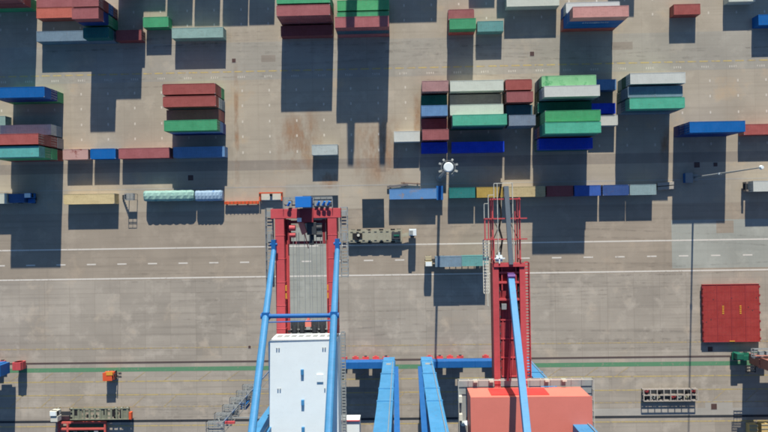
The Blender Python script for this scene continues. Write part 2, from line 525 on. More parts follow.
CN = {'blueviolet': 'blue', 'rose': 'dusty rose', 'orange_red': 'orange red', 'slate': 'slate blue', 'teal': 'dark teal', 'green2': 'bright green', 'darkteal': 'dark teal', 'turq': 'turquoise', 'pink': 'pale pink',
      'palegrey': 'pale grey', 'aqua': 'aqua green', 'palepink': 'pale pink', 'slateblue': 'faded blue', 'dustypink': 'dusty pink', 'darkgreen': 'dark green', 'royal': 'navy blue', 'greybrown': 'grey brown',
      'mintgreen': 'mint green', 'slategrey': 'slate grey', 'palegreen': 'pale green', 'periwinkle': 'violet blue', 'greymint': 'greyish mint', 'tarp': 'blue'}
TIER = {1: [''], 2: ['lower', 'upper'], 3: ['lowest', 'middle', 'topmost'], 4: ['lowest', 'second from bottom', 'third from bottom', 'topmost']}
# x, y in metres, length, tier heights, colours bottom to top, where it stands
STACKS = [
    (-93.22, 53.44, 12.192, [2.9, 2.9, 2.9], 'green maroon rose', 'stack in the top left corner of the yard'),
    (-79.72, 50.89, 12.192, [2.9], 'orange_red', 'beside the tall stack, north of the long slate blue one'),
    (-79.69, 53.45, 12.192, [2.9], 'rose', 'behind the orange red one at the top left'),
    (-70.56, 48.15, 6.058, [2.59, 2.59, 2.59, 2.59], 'green green navy rose', 'stack over the left dark teal container'),
    (-70.52, 50.92, 6.058, [2.59, 2.59, 2.59, 2.59], 'maroon blue maroon rose', 'rearmost four-high stack at top left'),
    (-79.78, 45.34, 12.192, [2.9], 'slate', 'south of the orange red one at top left'),
    (-70.60, 45.24, 6.058, [2.59, 2.59], 'slate teal', 'pair right of the long slate blue one'),
    (-63.91, 45.25, 6.058, [2.59], 'maroon', 'in shade left of the small green one'),
    (-57.42, 48.21, 6.058, [2.59], 'green', 'between the shaded maroon one and the mint one'),
    (-47.42, 45.36, 12.192, [2.9], 'mint', 'with a rusty corner, alone near the top left'),
    (-21.56, 48.21, 12.192, [2.9, 2.9, 2.9], 'rose rose rose', 'rose stack at the top left of centre'),
    (-21.51, 50.99, 12.192, [2.9, 2.9, 2.9], 'green green green', 'green stack cut by the top edge'),
    (-21.67, 45.34, 12.192, [2.59], 'maroon', 'lying in shade below the rose stack, top centre'),
    (-8.29, 45.30, 12.192, [2.9, 2.9, 2.9], 'rose darkteal rose', 'shade striped rose stack at top centre'),
    (-8.36, 48.26, 12.192, [2.59], 'green', 'shade striped, just behind the striped rose stack'),
    (-8.29, 51.00, 12.192, [2.59], 'green2', 'shade striped, second behind the striped rose stack'),
    (14.67, 45.33, 6.058, [2.59, 2.59], 'red green', 'pair left of the turquoise container'),
    (14.61, 48.25, 6.058, [2.59], 'rose', 'just behind the green and red pair, top centre right'),
    (21.36, 45.34, 6.058, [2.59], 'turq', 'alone right of the green and red pair'),
    (31.26, 50.92, 12.192, [2.9], 'cream', 'at the top edge left of the pink topped stack'),
    (44.33, 45.50, 12.192, [2.59, 2.9, 2.9, 2.9], 'red blue blue pink', 'pink topped stack with white lettering'),
    (44.41, 48.36, 12.192, [2.59, 2.59], 'blue white', 'white topped pair behind the pink topped stack'),
    (66.78, 48.19, 6.058, [2.59], 'red', 'standing alone at the upper right'),
    (79.33, 50.89, 6.058, [2.59], 'cream', 'at the top edge left of the small blue one'),
    (85.87, 45.24, 6.058, [2.9], 'blue', 'cut by the right edge, upper right'),
    (-87.08, 31.04, 12.192, [2.9, 2.9, 2.9], 'green navy blue', 'blue topped stack at the left edge'),
    (-96.79, 25.50, 6.058, [2.59], 'mint', 'at the left edge below the blue topped stack'),
    (-87.54, 22.86, 12.192, [2.59, 2.59], 'slate palegrey', 'half shaded pair at the left edge'),
    (-87.24, 19.99, 12.192, [2.9, 2.9, 2.9, 2.59], 'grey maroon maroon red', 'red topped stack at the left edge'),
    (-87.29, 17.19, 12.192, [2.9, 2.59, 2.9, 2.59], 'maroon green green aqua', 'aqua topped stack at the left edge'),
    (-77.00, 17.27, 6.058, [2.59], 'palepink', 'rust spotted, beside the aqua topped stack'),
    (-70.42, 17.29, 6.058, [2.59], 'blue', 'between the pale pink and the long rose one'),
    (-60.57, 17.26, 12.192, [2.59], 'rose', 'between the bright blue one and the slate blue one'),
    (-47.45, 17.25, 12.192, [2.9], 'slateblue', 'in shade of the stacks left of the white crane'),
    (-73.90, 6.65, 12.192, [2.59], 'yellow', 'alone on the south row at left'),
    (-48.08, 31.14, 12.192, [2.59, 2.59, 2.59], 'green rose red', 'northmost stack of the four-row block'),
    (-48.00, 28.29, 12.192, [2.59, 2.59, 2.59], 'slate palegrey red', 'second stack of the four-row block'),
    (-48.10, 25.61, 12.192, [2.59, 2.59], 'rose brown', 'third and lowest stack of the four-row block'),
    (-47.85, 22.81, 12.192, [2.59, 2.59, 2.59], 'navy slateblue green', 'southmost stack of the four-row block'),
    (-17.84, 17.24, 6.058, [2.59], 'palegrey', 'alone north of the crane with the white house'),
    (1.47, 19.99, 6.058, [2.59], 'white', 'alone left of the light mast with the round head'),
    (8.11, 31.14, 6.058, [2.59, 2.59], 'maroon dustypink', 'pair heading the short column at centre'),
    (7.97, 28.28, 6.058, [2.59], 'darkgreen', 'in shade second in the short column at centre'),
    (7.85, 25.49, 6.058, [2.59, 2.59], 'darkteal slateblue', 'middle pair of the short column at centre'),
    (7.91, 22.79, 6.058, [2.59], 'maroon', 'fourth in the short column at centre'),
    (7.99, 19.99, 6.058, [2.59, 2.59], 'maroon rose', 'southern pair of the short column at centre'),
    (7.85, 17.26, 6.058, [2.59], 'royal', 'south end of the short column at centre'),
    (17.62, 31.04, 12.192, [2.59, 2.59], 'cream cream', 'pair heading the long cream column'),
    (17.69, 28.27, 12.192, [2.59], 'greybrown', 'sunk in shade between two cream ones'),
    (17.52, 25.49, 12.192, [2.59, 2.59], 'grey cream', 'cream topped pair behind the mint green roof'),
    (17.87, 22.75, 12.192, [2.59, 2.59, 2.59], 'darkgreen darkteal mintgreen', 'three-high stack of the long cream column'),
    (17.98, 17.22, 12.192, [2.59], 'royal', 'south end of the long column at centre'),
    (27.23, 31.04, 6.058, [2.59, 2.59], 'slate red', 'red topped pair beside the cream column'),
    (27.41, 28.26, 6.058, [2.59, 2.59], 'maroon rose', 'rose topped pair beside the cream column'),
    (27.75, 25.57, 6.058, [2.59], 'darkteal', 'in shade third in the column beside the cream ones'),
    (27.89, 22.82, 6.058, [2.59, 2.59], 'slate slategrey', 'spotted slate grey pair beside the cream column'),
    (38.00, 31.16, 12.192, [2.59, 2.59, 2.59], 'slate darkteal palegreen', 'rusty pale green topped stack'),
    (37.98, 28.36, 12.192, [2.59, 2.59, 2.59, 2.59], 'darkgreen darkgreen slate white', 'white topped stack of the tall block'),
    (37.59, 25.60, 12.192, [2.59, 2.59], 'teal darkgreen', 'lower shaded pair in the tall block'),
    (38.05, 22.84, 12.192, [2.59, 2.59, 2.59, 2.59], 'teal darkgreen green2 green2', 'leaf green topped stack of the tall block'),
    (37.71, 20.05, 12.192, [2.9, 2.9, 2.9, 2.9], 'navy rose teal mintgreen', 'mint green topped stack of the tall block'),
    (37.72, 17.31, 12.192, [2.59, 2.59], 'teal royal', 'blue pair fronting the tall block'),
    (47.15, 31.11, 6.058, [2.59], 'slateblue', 'in shade right of the rusty pale green roof'),
    (46.86, 25.58, 6.058, [2.59], 'royal', 'in shade just behind the small white one'),
    (47.36, 22.86, 6.058, [2.59], 'white', 'tucked right of the tall block'),
    (57.42, 31.08, 12.192, [2.9, 2.9, 2.9], 'mint darkgreen white', 'white topped stack right of the tall block'),
    (54.10, 28.31, 6.058, [2.9, 2.9, 1.95], 'teal slate slate', 'left one of two slate topped stacks'),
    (60.17, 28.29, 6.058, [2.9, 2.9, 1.95], 'teal slate slate', 'right one of two slate topped stacks'),
    (57.18, 25.55, 12.192, [2.9, 2.9, 2.9], 'slate darkteal mintgreen', 'green topped stack right of the tall block'),
    (70.28, 20.05, 12.192, [2.9, 2.9, 2.9], 'navy navy blue', 'blue topped stack standing alone at the right'),
    (85.25, 20.05, 12.192, [2.59], 'red', 'long one right of the blue topped stack, at the edge'),
    (14.12, 6.60, 6.058, [2.59], 'teal', 'on the south row beside the ochre one'),
    (20.51, 6.61, 6.058, [2.59], 'ochre', 'on the south row under the red crane tip'),
    (28.59, 6.61, 9.6, [2.59], 'yellow', 'long one on the south row right of the crane tip'),
    (36.75, 6.61, 6.058, [2.59], 'maroon', 'on the south row between yellow and blue ones'),
    (43.14, 6.61, 6.058, [2.59], 'blueviolet', 'half shaded on the south row'),
    (49.63, 6.60, 6.058, [2.59], 'periwinkle', 'on the south row between the half shaded and the grey'),
    (55.86, 6.59, 6.058, [2.59], 'greymint', 'right end of the south row'),
    (2.65, 6.54, 11.0, [2.59], 'tarp', 'open topped one with rusty end by the light mast'),
    (-64.18, 55.95, 6.058, [2.59, 2.59, 2.59, 2.59], 'slate slate slate slate', 'off behind the shaded maroon one'),
    (-58.15, 73.02, 6.058, [2.9, 2.9, 2.9], 'rose rose rose', 'off behind the small green one'),
    (-51.78, 69.38, 6.058, [2.9, 2.9, 2.9], 'darkgreen darkgreen darkgreen', "off shading the mint one's west end"),
    (-45.13, 69.22, 6.058, [2.9, 2.9, 2.9], 'royal royal royal', "off shading the mint one's middle"),
    (-38.38, 69.06, 6.058, [2.9, 2.9, 2.9], 'cream cream cream', "off shading the mint one's east end"),
    (-32.00, 69.14, 6.058, [2.9, 2.9, 2.9], 'orange_red orange_red orange_red', 'off shading ground east of the mint one'),
    (3.74, 68.89, 12.192, [2.9, 2.9, 2.9], 'teal teal teal', 'off right of the shade striped greens'),
    (20.50, 71.93, 6.058, [2.9, 2.9, 2.9], 'maroon maroon maroon', 'off behind the green and red pair'),
    (27.07, 69.39, 6.058, [2.9, 2.9, 2.9], 'greymint greymint greymint', 'off left of the top edge cream one'),
    (53.24, 69.00, 6.058, [2.9, 2.9, 2.9], 'blue blue blue', 'off right of the white topped one'),
    (85.48, 65.16, 6.058, [2.9, 2.9, 2.9], 'grey grey grey', 'off behind the small blue one at right'),
]
off_n = 0
for (x, y, L, hs, cols, desc) in STACKS:
    z = 0.02; cols = cols.split(); n = len(hs)
    for i, (h, c) in enumerate(zip(hs, cols)):
        c_ = CN.get(c, c)
        if desc.startswith('off '):
            lab = '%s container, %s of the stack %s' % (c_, TIER[n][i], desc[4:]); grp = 'containers stacked north of the view'
        else:
            sz = '20' if L < 7 else '40'
            lab = ('%s %s-foot container ' % (c_, sz) if n == 1 else '%s container, %s of the ' % (c_, TIER[n][i])) + desc
            grp = 'shipping containers stacked in the yard'
        jx, jy = (random.uniform(-.04, .04), random.uniform(-.03, .03)) if n > 1 else (0, 0)
        t = container(x + jx, y + jy, z, L, h, c, lab, grp, rz=random.uniform(-.0015, .0015), flip=random.random() < .35)
        z += h + .012
# ------------------------------------------------------------------ quay cranes
RAIL_Y, SEA_Y = -32.6, -63.7
def bogie(parent, xc, y, mat):
    """one corner: equaliser beams over four two-wheel trucks"""
    b = MB()
    b.xprism([(y - .55, 2.55), (y + .55, 2.55), (y + .45, 1.75), (y - .45, 1.75)], xc - 2.6, xc + 2.6)
    g = b.build('bogie', mat, parent, .05)
    e = MB()
    for s in (-1, 1):
        e.xprism([(y - .62, 1.75), (y + .62, 1.75), (y + .5, 1.0), (y - .5, 1.0)], xc + s * 2.0 - 1.6, xc + s * 2.0 + 1.6)
    e.build('equaliser_beam', mat, g)
    for k in range(4):
        x = xc - 3.6 + k * 2.4
        MB().tube((x, y - .26, .42), (x, y + .26, .42), .38, n=16).build('wheel', DARK, g)
        MB().box(x - .75, x + .75, y - .72, y + .95, .5, 1.05).build('wheel_truck', mat, g)
        MB().box(x - .3, x + .3, y + .95, y + 1.15, .45, 1.0).build('drive_motor', DARK if k % 2 else mat, g)
def railing(m, pts, z, h=1.1, mi=0, gap=2.0):
    for (ax, ay), (bx, by) in zip(pts, pts[1:]):
        for q in (.55, 1.0): m.bar((ax, ay, z + h * q), (bx, by, z + h * q), .07, mi=mi)
        L = math.hypot(bx - ax, by - ay); n = max(1, int(L / gap))
        for i in range(n + 1):
            t = i / n; m.bar((ax + (bx - ax) * t, ay + (by - ay) * t, z), (ax + (bx - ax) * t, ay + (by - ay) * t, z + h), .07, mi=mi)
def grating(m, x0, x1, y0, y1, z, mi=0, pitch=.55):
    """open walkway: two stringers, cross bars and a few longitudinal bars"""
    for x in (x0, x1): m.bar((x, y0, z), (x, y1, z), .12, .18, mi)
    n = max(1, int(abs(y1 - y0) / pitch))
    for i in range(n + 1):
        y = y0 + (y1 - y0) * i / n; m.box(x0, x1, y - .14, y + .14, z, z + .05, mi)
def leg_frame(t, xl, xr, legmat, darkmat, bogmat, top=64.0, sea=True):
    for y in ((RAIL_Y, SEA_Y) if sea else (RAIL_Y,)):
        nm = MB(); nm.xprism([(y - .75, 3.0), (y + .75, 3.0), (y + .75, 6.1), (y - .75, 6.1)], xl, xr)
        for k in range(7):
            x = xl + 2 + (xr - xl - 4) * k / 6; nm.box(x - .05, x + .05, y - .78, y + .78, 3.05, 6.14)
        nm.build('sill_beam', darkmat, t, .04)
        for x in (xl, xr):
            L = MB()
            # leg: stout foot, then a long box section; each flange ring a little proud
            L.prism([(x - 1.3, y - 1.15), (x + 1.3, y - 1.15), (x + 1.3, y + 1.15), (x - 1.3, y + 1.15)], 2.6, 19.5)
            lo = [(x - 1.3, y - 1.15), (x + 1.3, y - 1.15), (x + 1.3, y + 1.15), (x - 1.3, y + 1.15)]
            L.prism([(x - 1.38, y - 1.1), (x + 1.38, y - 1.1), (x + 1.38, y + 1.1), (x - 1.38, y + 1.1)], 20.0, top)
            for z in (7.0, 19.5, 32.0, 41.0): L.box(x - 1.5, x + 1.5, y - 1.28, y + 1.28, z, z + .35)
            lg = L.build('leg', legmat, t, .04)
            D = MB()
            D.box(x - .5, x + .5, y + 1.15, y + 1.2, 9.6, 11.2); D.tube((x + .9, y + 1.25, 8), (x + .9, y + 1.25, top - 2), .07, n=6)
            D.build('access_hatch', STEEL, lg)
            if sea and y == RAIL_Y and x in (-3.5, 5.15):      # slender outer strut beside the leg
                q = 1 if x < 0 else -1
                MB().bar((x + q * 1.7, y + .2, 10.0), (x + q * 2.3, y + .2, top), .9, .7).build('strut', darkmat, t)
            bogie(t, x + (4.4 if x == xl else -4.4) * (xl < 70), y, bogmat)
    if sea:
        for x in (xl, xr):                                    # portal beams and bracing between the two rails
            MB().box(x - .9, x + .9, SEA_Y + 1.3, RAIL_Y - 1.3, 16.8, 19.2).build('portal_beam', legmat, t, .04)
            s = 1 if x == xl else -1
            MB().tube((x + s * .2, RAIL_Y - 1.4, 20), (x, SEA_Y + 1.4, top - 2), .55).build('brace', darkmat, t)
    for y in ((RAIL_Y, SEA_Y) if sea else (RAIL_Y,)):
        MB().box(xl + 1.3, xr - 1.3, y - .9, y + .9, top - 3.4, top - 1.0).build('upper_cross_beam', legmat, t, .04)

# ---- crane with the white house
c1 = thing('quay_crane', (0, 0, 0), 'blue and red quay crane with a white machinery house and twin red girders', 'crane', group='ship to shore cranes on the quay rails')
leg_frame(c1, -22.2, -3.5, CRANE_BLUE, CRANE_DEEP, CRANE_RED)
for s, xa in ((-1, -20.45), (1, -11.65)):
    m = MB(); m.box(xa - .75, xa + .75, -95, 2.3, 45.6, 48.0)
    xi = xa - s * .75
    m.box(min(xi, xi - s * .5), max(xi, xi - s * .5), -95, .8, 45.9, 46.15)            # inner trolley rail ledge
    m.box(xi - s * .28 - .07, xi - s * .28 + .07, -95, .8, 46.15, 46.45)
    for k in range(24): m.box(xa - .79, xa + .79, -2 - k * 3.9, -1.88 - k * 3.9, 45.56, 48.04)
    g = m.build('girder', CRANE_RED, c1, .03)
    m = MB()
    for y in (-12.5, -11.2): m.box(xi - s * .05, xi - s * .25, y, y + .9, 47.2, 47.8)
    m.build('warning_plate', YELLOWP, g)
m = MB(); m.box(-21.9, -10.2, .9, 2.5, 46.4, 48.05)
for x in (-17.9, -14.2): m.box(x - .45, x + .45, .88, 2.52, 46.38, 48.1)
m.build('end_beam', CRANE_RED, c1, .04)
MB().box(-16.95, -14.75, .2, 2.56, 47.2, 48.2).build('rope_drum_cover', CRANE_DKRED, c1)
m = MB(); m.box(-17.4, -14.9, 2.7, 4.4, 47.6, 50.0); m.box(-17.45, -14.85, 2.65, 4.45, 49.96, 50.06)
m.build('control_cabin', BLUEBOX, c1, .05)
m = MB(); grating(m, -19.6, -17.5, 2.6, 4.2, 47.5, pitch=.5); grating(m, -14.8, -11.6, 2.6, 4.2, 47.5, pitch=.5)
railing(m, [(-19.7, 2.6), (-19.7, 4.4), (-11.5, 4.4), (-11.5, 2.6)], 47.5, gap=1.0)
for x in (-18.6, -14.2, -13.3, -12.4): m.box(x - .3, x + .3, 2.9, 3.9, 47.55, 48.4)
m.build('end_platform', STEEL, c1)
for x in (-14.0, -13.1, -12.3, -18.9): MB().tube((x, 3.0, 48.6), (x + .4, 3.6, 48.9), .2, n=8).build('hose_reel', BLUEBOX, c1)
# trolley: frame, wheels, winch, hoist ropes and hanging gear
tr = MB()
for x in (-19.0, -13.2): tr.box(x - .25, x + .25, -3.4, .7, 46.5, 47.0)
for y in (-3.2, .3): tr.box(-19.2, -12.9, y - .25, y + .25, 46.4, 46.9)
trl = tr.build('trolley_frame', CRANE_DKRED, c1)
m = MB(); m.box(-15.9, -14.3, -1.9, .2, 47.0, 47.9); m.box(-15.5, -14.8, -3.6, -1.9, 47.0, 47.5); m.build('winch', DARK, trl, .08)
m = MB(); m.add([(-17.5, .6, 47.2), (-16.5, .6, 47.2), (-15.9, -1.5, 47.2), (-16.7, -1.9, 47.2), (-17.5, .6, 48.0), (-16.5, .6, 48.0), (-15.9, -1.5, 48.0), (-16.7, -1.9, 48.0)],
               [(0, 1, 2, 3), (4, 5, 6, 7), (0, 1, 5, 4), (1, 2, 6, 5), (2, 3, 7, 6), (3, 0, 4, 7)])
m.bar((-16.3, -1.7, 47.5), (-15.8, -4.2, 47.0), .16); m.build('jib_arm', SALMON, trl, .05)
MB().box(-17.4, -16.7, .3, .95, 48.0, 48.5).build('lamp_box', WHITE, trl)
for x in (-18.4, -13.9):
    m = MB(); m.tube((x - .5, -.7, 47.3), (x + .5, -.7, 47.3), .5, n=14); m.tube((x - .5, -1.9, 47.2), (x + .5, -1.9, 47.2), .42, n=14)
    m.build('sheave', CRANE_RED if x < -16 else DARK, trl)
ropes = [-18.3, -17.7, -17.35, -16.4, -15.6, -15.2, -14.4, -13.7, -13.35]
m = MB()
for x in ropes: m.tube((x, -1.5, 47.3), (x, -90, 47.3), .045, n=5)
m.build('trolley_rope', STEEL, c1)
m = MB()
for x in (-18.3, -17.0, -14.9, -13.6): m.tube((x, -17.0, 47.3), (x + .0, -18.6, 47.3), .45, n=12); m.box(x - .6, x + .6, -17.6, -16.3, 46.9, 47.5)
m.box(-19.5, -12.8, -18.3, -17.9, 46.6, 47.1); m.build('rope_guide_sheave', DARK, c1)
m = MB(); m.box(-16.4, -15.4, -17.2, -16.2, 47, 48.0); m.box(-16.1, -15.7, -16.2, -15.4, 47.2, 47.7); m.build('winch_motor', SALMON, c1)
for (x0, x1, y0) in ((-22.9, -21.75, -10.5), (-10.3, -9.15, -9.0)):
    m = MB(); grating(m, x0, x1, 2.6, y0, 46.6); railing(m, [(x0, 2.6), (x0, y0)], 46.6, gap=1.4); railing(m, [(x1, 2.6), (x1, y0)], 46.6, gap=1.4)
    m.box(x0 + .2, x1 - .2, 1.2, 2.0, 46.65, 47.3); m.box(x0 + .3, x1 - .3, -3.0, -1.6, 46.65, 47.2)
    m.build('side_walkway', STEEL, c1)
# white machinery house
m = MB(); m.box(-21.0, -10.45, -38.5, -18.15, 49.0, 55.4)
hs = m.build('machinery_house', WHITE, c1, .06)
m = MB()
for k in range(11):                                            # roof sheets, each lap a little proud
    y = -18.3 - k * 1.85
    m.box(-21.1, -10.35, y - 1.852, y, 55.42 +   .003 * (k % 2), 55.48 + .003 * (k % 2))
m.build('roof', WHITE, hs)
for y in (-22.9, -27.6, -31.8, -36.0):
    m = MB(); m.box(-16.05, -15.6, y - .5, y + .3, 55.5, 55.95); m.build('roof_vent', CRANE_BLUE, hs, .03)
for x, y in ((-19.6, -19.3), (-12.4, -19.3), (-19.5, -25.6), (-12.2, -25.6)):
    m = MB(); m.tube((x - .18, y, 55.5), (x - .18, y, 55.75), .09, n=8); m.tube((x + .18, y, 55.5), (x + .18, y, 55.75), .09, n=8); m.build('lifting_eye', STEEL, hs)
for y in (-24.0, -33.5): MB().box(-13.6, -12.6, y - .6, y + .6, 55.48, 55.68).build('roof_hatch', WHITE, hs, .03)
m = MB()
for k in range(9): m.box(-20.4 + k * 1.15, -19.6 + k * 1.15, -18.14, -18.08, 50.6, 52.4)
m.build('louvre', STEEL, hs)
m = MB(); grating(m, -10.35, -9.7, -18.0, -38, 48.9, pitch=.5); railing(m, [(-9.65, -18.0), (-9.65, -38.0)], 48.9); m.build('house_walkway', STEEL, c1)
for x0, x1 in ((-24.9, -21.2), (-11.6, -7.75)):
    m = MB(); m.box(x0, x1, -37.5, -33.45, 42.5, 45.9); q = m.build('electric_room', WHITE, c1, .05)
    MB().box(x0 - .08, x1 + .08, -33.5, -33.35, 45.9, 46.15).build('room_edge', CRANE_RED, q)
# stair tower west of the landside leg
m = MB()
for k in range(6):
    z = 20 + k * 5.0; s = 1 if k % 2 else -1
    m.bar((-31.0 - s * 1.0, -33.4, z), (-31.0 + s * 1.0, -33.4, z + 5.0), .7, .12)
    grating(m, -32.3, -29.7, -34.3, -32.2, z + 5.0, pitch=.4)
    railing(m, [(-32.4, -34.4), (-32.4, -32.1), (-29.7, -32.1)], z + 5, gap=.8)
for x in (-29.9,):
    for y in (-34.2, -32.4): m.bar((x, y, .02), (x, y, 50), .10)
m.box(-30.2, -22.4, -33.4, -33.2, 24, 24.2); m.box(-30.2, -22.4, -33.4, -33.2, 44, 44.2)
m.build('stair_tower', STEEL, c1)
m = MB(); m.box(-31.0, -30.0, -35.0, -34.0, 30, 33); m.tube((-30.4, -33.0, 5), (-30.4, -33.0, 49), .16, n=8); m.build('cable_duct', CRANE_DEEP, c1)
m = MB(); m.box(-31.8, -28.6, -33.4, -33.0, 47, 47.4); m.build('stair_landing', CRANE_RED, c1)
# forestays: tubes rising seaward to the apex, with a cross tube and its nodes
for x in (-21.3, -10.75):
    a, b = Vector((x, -4.4, 49.0)), Vector((x + .35, -46.0, 81.0))
    n1 = a.lerp(b, .235)
    m = MB(); m.tube(a, n1, .42, .55); m.tube(n1, b, .55, .62); st = m.build('backstay', CRANE_BLUE, c1)
    m = MB(); m.box(x - .35, x + .35, -5.0, -2.6, 47.9, 49.3); m.tube((x - .6, -3.4, 48.9), (x + .6, -3.4, 48.9), .25); m.build('stay_bracket', CRANE_DEEP, c1)
    m = MB(); m.tube(n1 - Vector((.75, 0, 0)), n1 + Vector((.75, 0, 0)), .42); m.box(n1.x - .55, n1.x + .55, n1.y - .6, n1.y + .6, n1.z - .5, n1.z + .5); m.build('stay_node', CRANE_DEEP, st)
zc = 49 + 32 * .235; yc = -4.4 - 41.6 * .235
m = MB(); m.tube((-21.2, yc, zc + .1), (-10.7, yc, zc + .1), .34); m.tube((-20.9, yc - .9, zc + .3), (-11.0, yc - .75, zc + .3), .10); m.build('cross_tube', CRANE_DEEP, c1)
m = MB()
for x in (-20.95, -10.4): m.box(x - .6, x + .6, -47.2, -44.8, 46, 82)
m.box(-21, -10, -47, -45, 78, 80); m.build('apex_frame', CRANE_BLUE, c1)

# ---- crane with the salmon house
c2 = thing('quay_crane', (0, 0, 0), 'blue and red quay crane with a salmon machinery house and one wide red girder', 'crane', group='ship to shore cranes on the quay rails')
leg_frame(c2, 5.15, 27.1, CRANE_BLUE, CRANE_DEEP, CRANE_RED)
m = MB()
m.box(14.75, 20.0, -95, -7.1, 45.6, 48.2)
g = m.build('girder', CRANE_DKRED, c2, .03)
for x0, x1 in ((14.7, 15.7), (19.1, 20.05)):
    m = MB(); m.box(x0, x1, -95, -7.0, 48.2, 49.1); m.build('side_rail_beam', CRANE_RED, g, .03)
    m = MB(); xx = x1 + .12 if x0 < 17 else x0 - .12
    m.box(xx - .07, xx + .07, -95, -7.0, 48.25, 48.5)
    for k in range(60): m.box(xx - .16, xx + .16, -7.6 - k * 1.4, -7.3 - k * 1.4, 48.22, 48.6)
    m.build('trolley_rail', DARK, g)
m = MB()
for y in (-7.3, -8.6, -10.2, -13.0): m.box(15.75, 19.05, y - .16, y + .16, 48.25, 48.75)
m.box(14.9, 19.9, -7.6, -7.0, 48.3, 49.3)
m.box(16.2, 16.35, -11.5, -7.3, 48.3, 48.7); m.box(18.5, 18.65, -11.5, -7.3, 48.3, 48.7)
m.build('cross_beam', CRANE_RED, g)
m = MB()
for k in range(18): m.box(15.95, 18.85, -16.5 - k * 3.1, -16.3 - k * 3.1, 48.2, 48.34)
for x in (16.35, 17.4, 18.45): m.box(x - .06, x + .06, -70, -13.2, 48.2, 48.3)
m.build('deck_stiffener', CRANE_RED, g)
m = MB(); grating(m, 20.15, 20.8, -7.0, -27.0, 47.6, pitch=.5); railing(m, [(20.8, -7.0), (20.8, -27.0)], 47.7, h=.9); m.build('girder_walkway', CRANE_RED, g)
m = MB(); m.box(16.1, 16.9, -14.6, -13.7, 48.3, 49.0); m.build('junction_box', STEEL, g)
# open lattice platform on the landside end
m = MB()
for x in (14.9, 19.3): m.bar((x, -7.0, 48.7), (x, 3.7, 48.7), .24, .32); m.bar((x, -7.0, 46.3), (x, 3.7, 46.3), .22)
for y, xa, xb in ((3.5, 14.8, 19.4), (.3, 13.4, 20.5), (-3.1, 13.4, 20.5)): m.bar((xa, y, 48.85), (xb, y, 48.85), .20)
m.bar((13.6, .4, 48.8), (13.6, -3.2, 48.8), .2); m.bar((14.2, .4, 48.8), (14.2, -3.2, 48.8), .16)
for y in (3.4, .3, -3.1, -6.4):
    for x in (14.9, 19.3): m.bar((x, y, 46.3), (x, y, 49.6), .18)
m.bar((18.6, 1.5, 48.5), (18.6, -7, 48.5), .14); m.bar((15.0, -3.0, 48.9), (15.0, -7, 48.9), .2)
lat = m.build('lattice_platform', CRANE_RED, c2)
m = MB()
for a, b in (((17.6, .3), (19.2, -3.1)), ((15.1, .3), (16.7, -3.1)), ((16.8, -3.1), (15.2, -6.6)), ((17.8, 3.4), (19.2, .4)), ((15.1, -3.2), (16.6, .3))): m.bar((a[0], a[1], 47.6), (b[0], b[1], 47.6), .12)
m.build('brace', DARK, lat)
m = MB(); m.add([(16.75, 5.6, 49.5), (17.5, 5.6, 49.5), (18.05, -7.2, 49.5), (17.35, -7.2, 49.5), (16.75, 5.6, 49.0), (17.5, 5.6, 49.0), (18.05, -7.2, 49.0), (17.35, -7.2, 49.0)],
               [(0, 1, 2, 3), (4, 5, 6, 7), (0, 1, 5, 4), (1, 2, 6, 5), (2, 3, 7, 6), (3, 0, 4, 7)])
m.build('cable_tray', paint('tray_grey', (112, 124, 132), wear=.4), c2)
m = MB(); pts = [(16.5, 6.3), (16.1, 3.6), (16.4, 1.0), (16.0, -1.2), (16.5, -3.2), (16.1, -6.0)]
for a, b in zip(pts, pts[1:]): m.tube((a[0], a[1], 48.2), (b[0], b[1], 48.2), .16, n=8)
m.build('festoon_cable', RUBBER, c2)
m = MB()
for P_ in ([(15.15, 3.6), (15.15, 6.1), (18.2, 6.1), (18.2, -6.5)], [(14.2, .4), (14.2, 4.2), (15.1, 4.2)], [(13.5, .4), (13.5, 2.8), (14.2, 2.8)], [(15.7, 6.0), (15.7, -6.5)], [(13.7, -3.2), (13.9, -14)]):
    railing(m, P_, 48.0, gap=2.2)
grating(m, 13.4, 14.3, -3.3, -12.0, 47.4, pitch=.5)
m.build('platform_railing', CREAM, c2)
m = MB(); m.box(15.3, 16.3, -6.7, -5.7, 48.3, 49.3); m.bar((15.0, -6.2, 49.4), (16.7, -6.2, 49.4), .2); m.bar((15.8, -7.0, 49.4), (15.8, -5.2, 49.4), .2); m.build('floodlight', WHITE, c2)
# salmon house on its walkway
m = MB(); m.box(10.2, 28.6, -40, -27.3, 49.1, 55.4)
hs = m.build('machinery_house', SALMON, c2, .06)
m = MB()
for k in range(9):
    x = 10.1 + k * 2.07; m.box(x, x + 2.069, -40.1, -27.2, 55.42 +   .004 * (k % 2), 55.48 + .004 * (k % 2))
m.build('roof', SALMON, hs)
m = MB(); m.box(13.5, 22.5, -27.28, -27.2, 50.0, 54.2); m.build('roller_door', paint('deep_salmon', (206, 66, 62), wear=.3), hs)
m = MB()
for q in range(2):
    m.box(8.7 if q else 8.7, 30.6 if not q else 10.0, (-27.2 if not q else -40), (-25.9 if not q else -27.25), 48.7, 48.9)
m.box(28.8, 30.6, -40, -27.25, 48.7, 48.9)
m.build('house_deck', STEEL, c2)
m = MB(); railing(m, [(8.75, -40), (8.75, -25.95), (30.55, -25.95), (30.55, -40)], 48.9, gap=1.6)
for x in (11.2, 13.8, 22.8, 25.6): m.box(x, x + .7, -26.3, -26.0, 48.9, 49.8)
for y in (-29.5, -32.4): m.box(8.8, 9.3, y, y + 1.0, 48.9, 50)
m.build('deck_railing', CREAM, c2)
m = MB(); m.tube((9.4, -33.2, 49), (9.9, -32.6, 50.6), .4, n=10); m.build('air_vent', WHITE, c2)
a, b = Vector((17.6, -9.4, 49.6)), Vector((15.6, -42.0, 81.0))
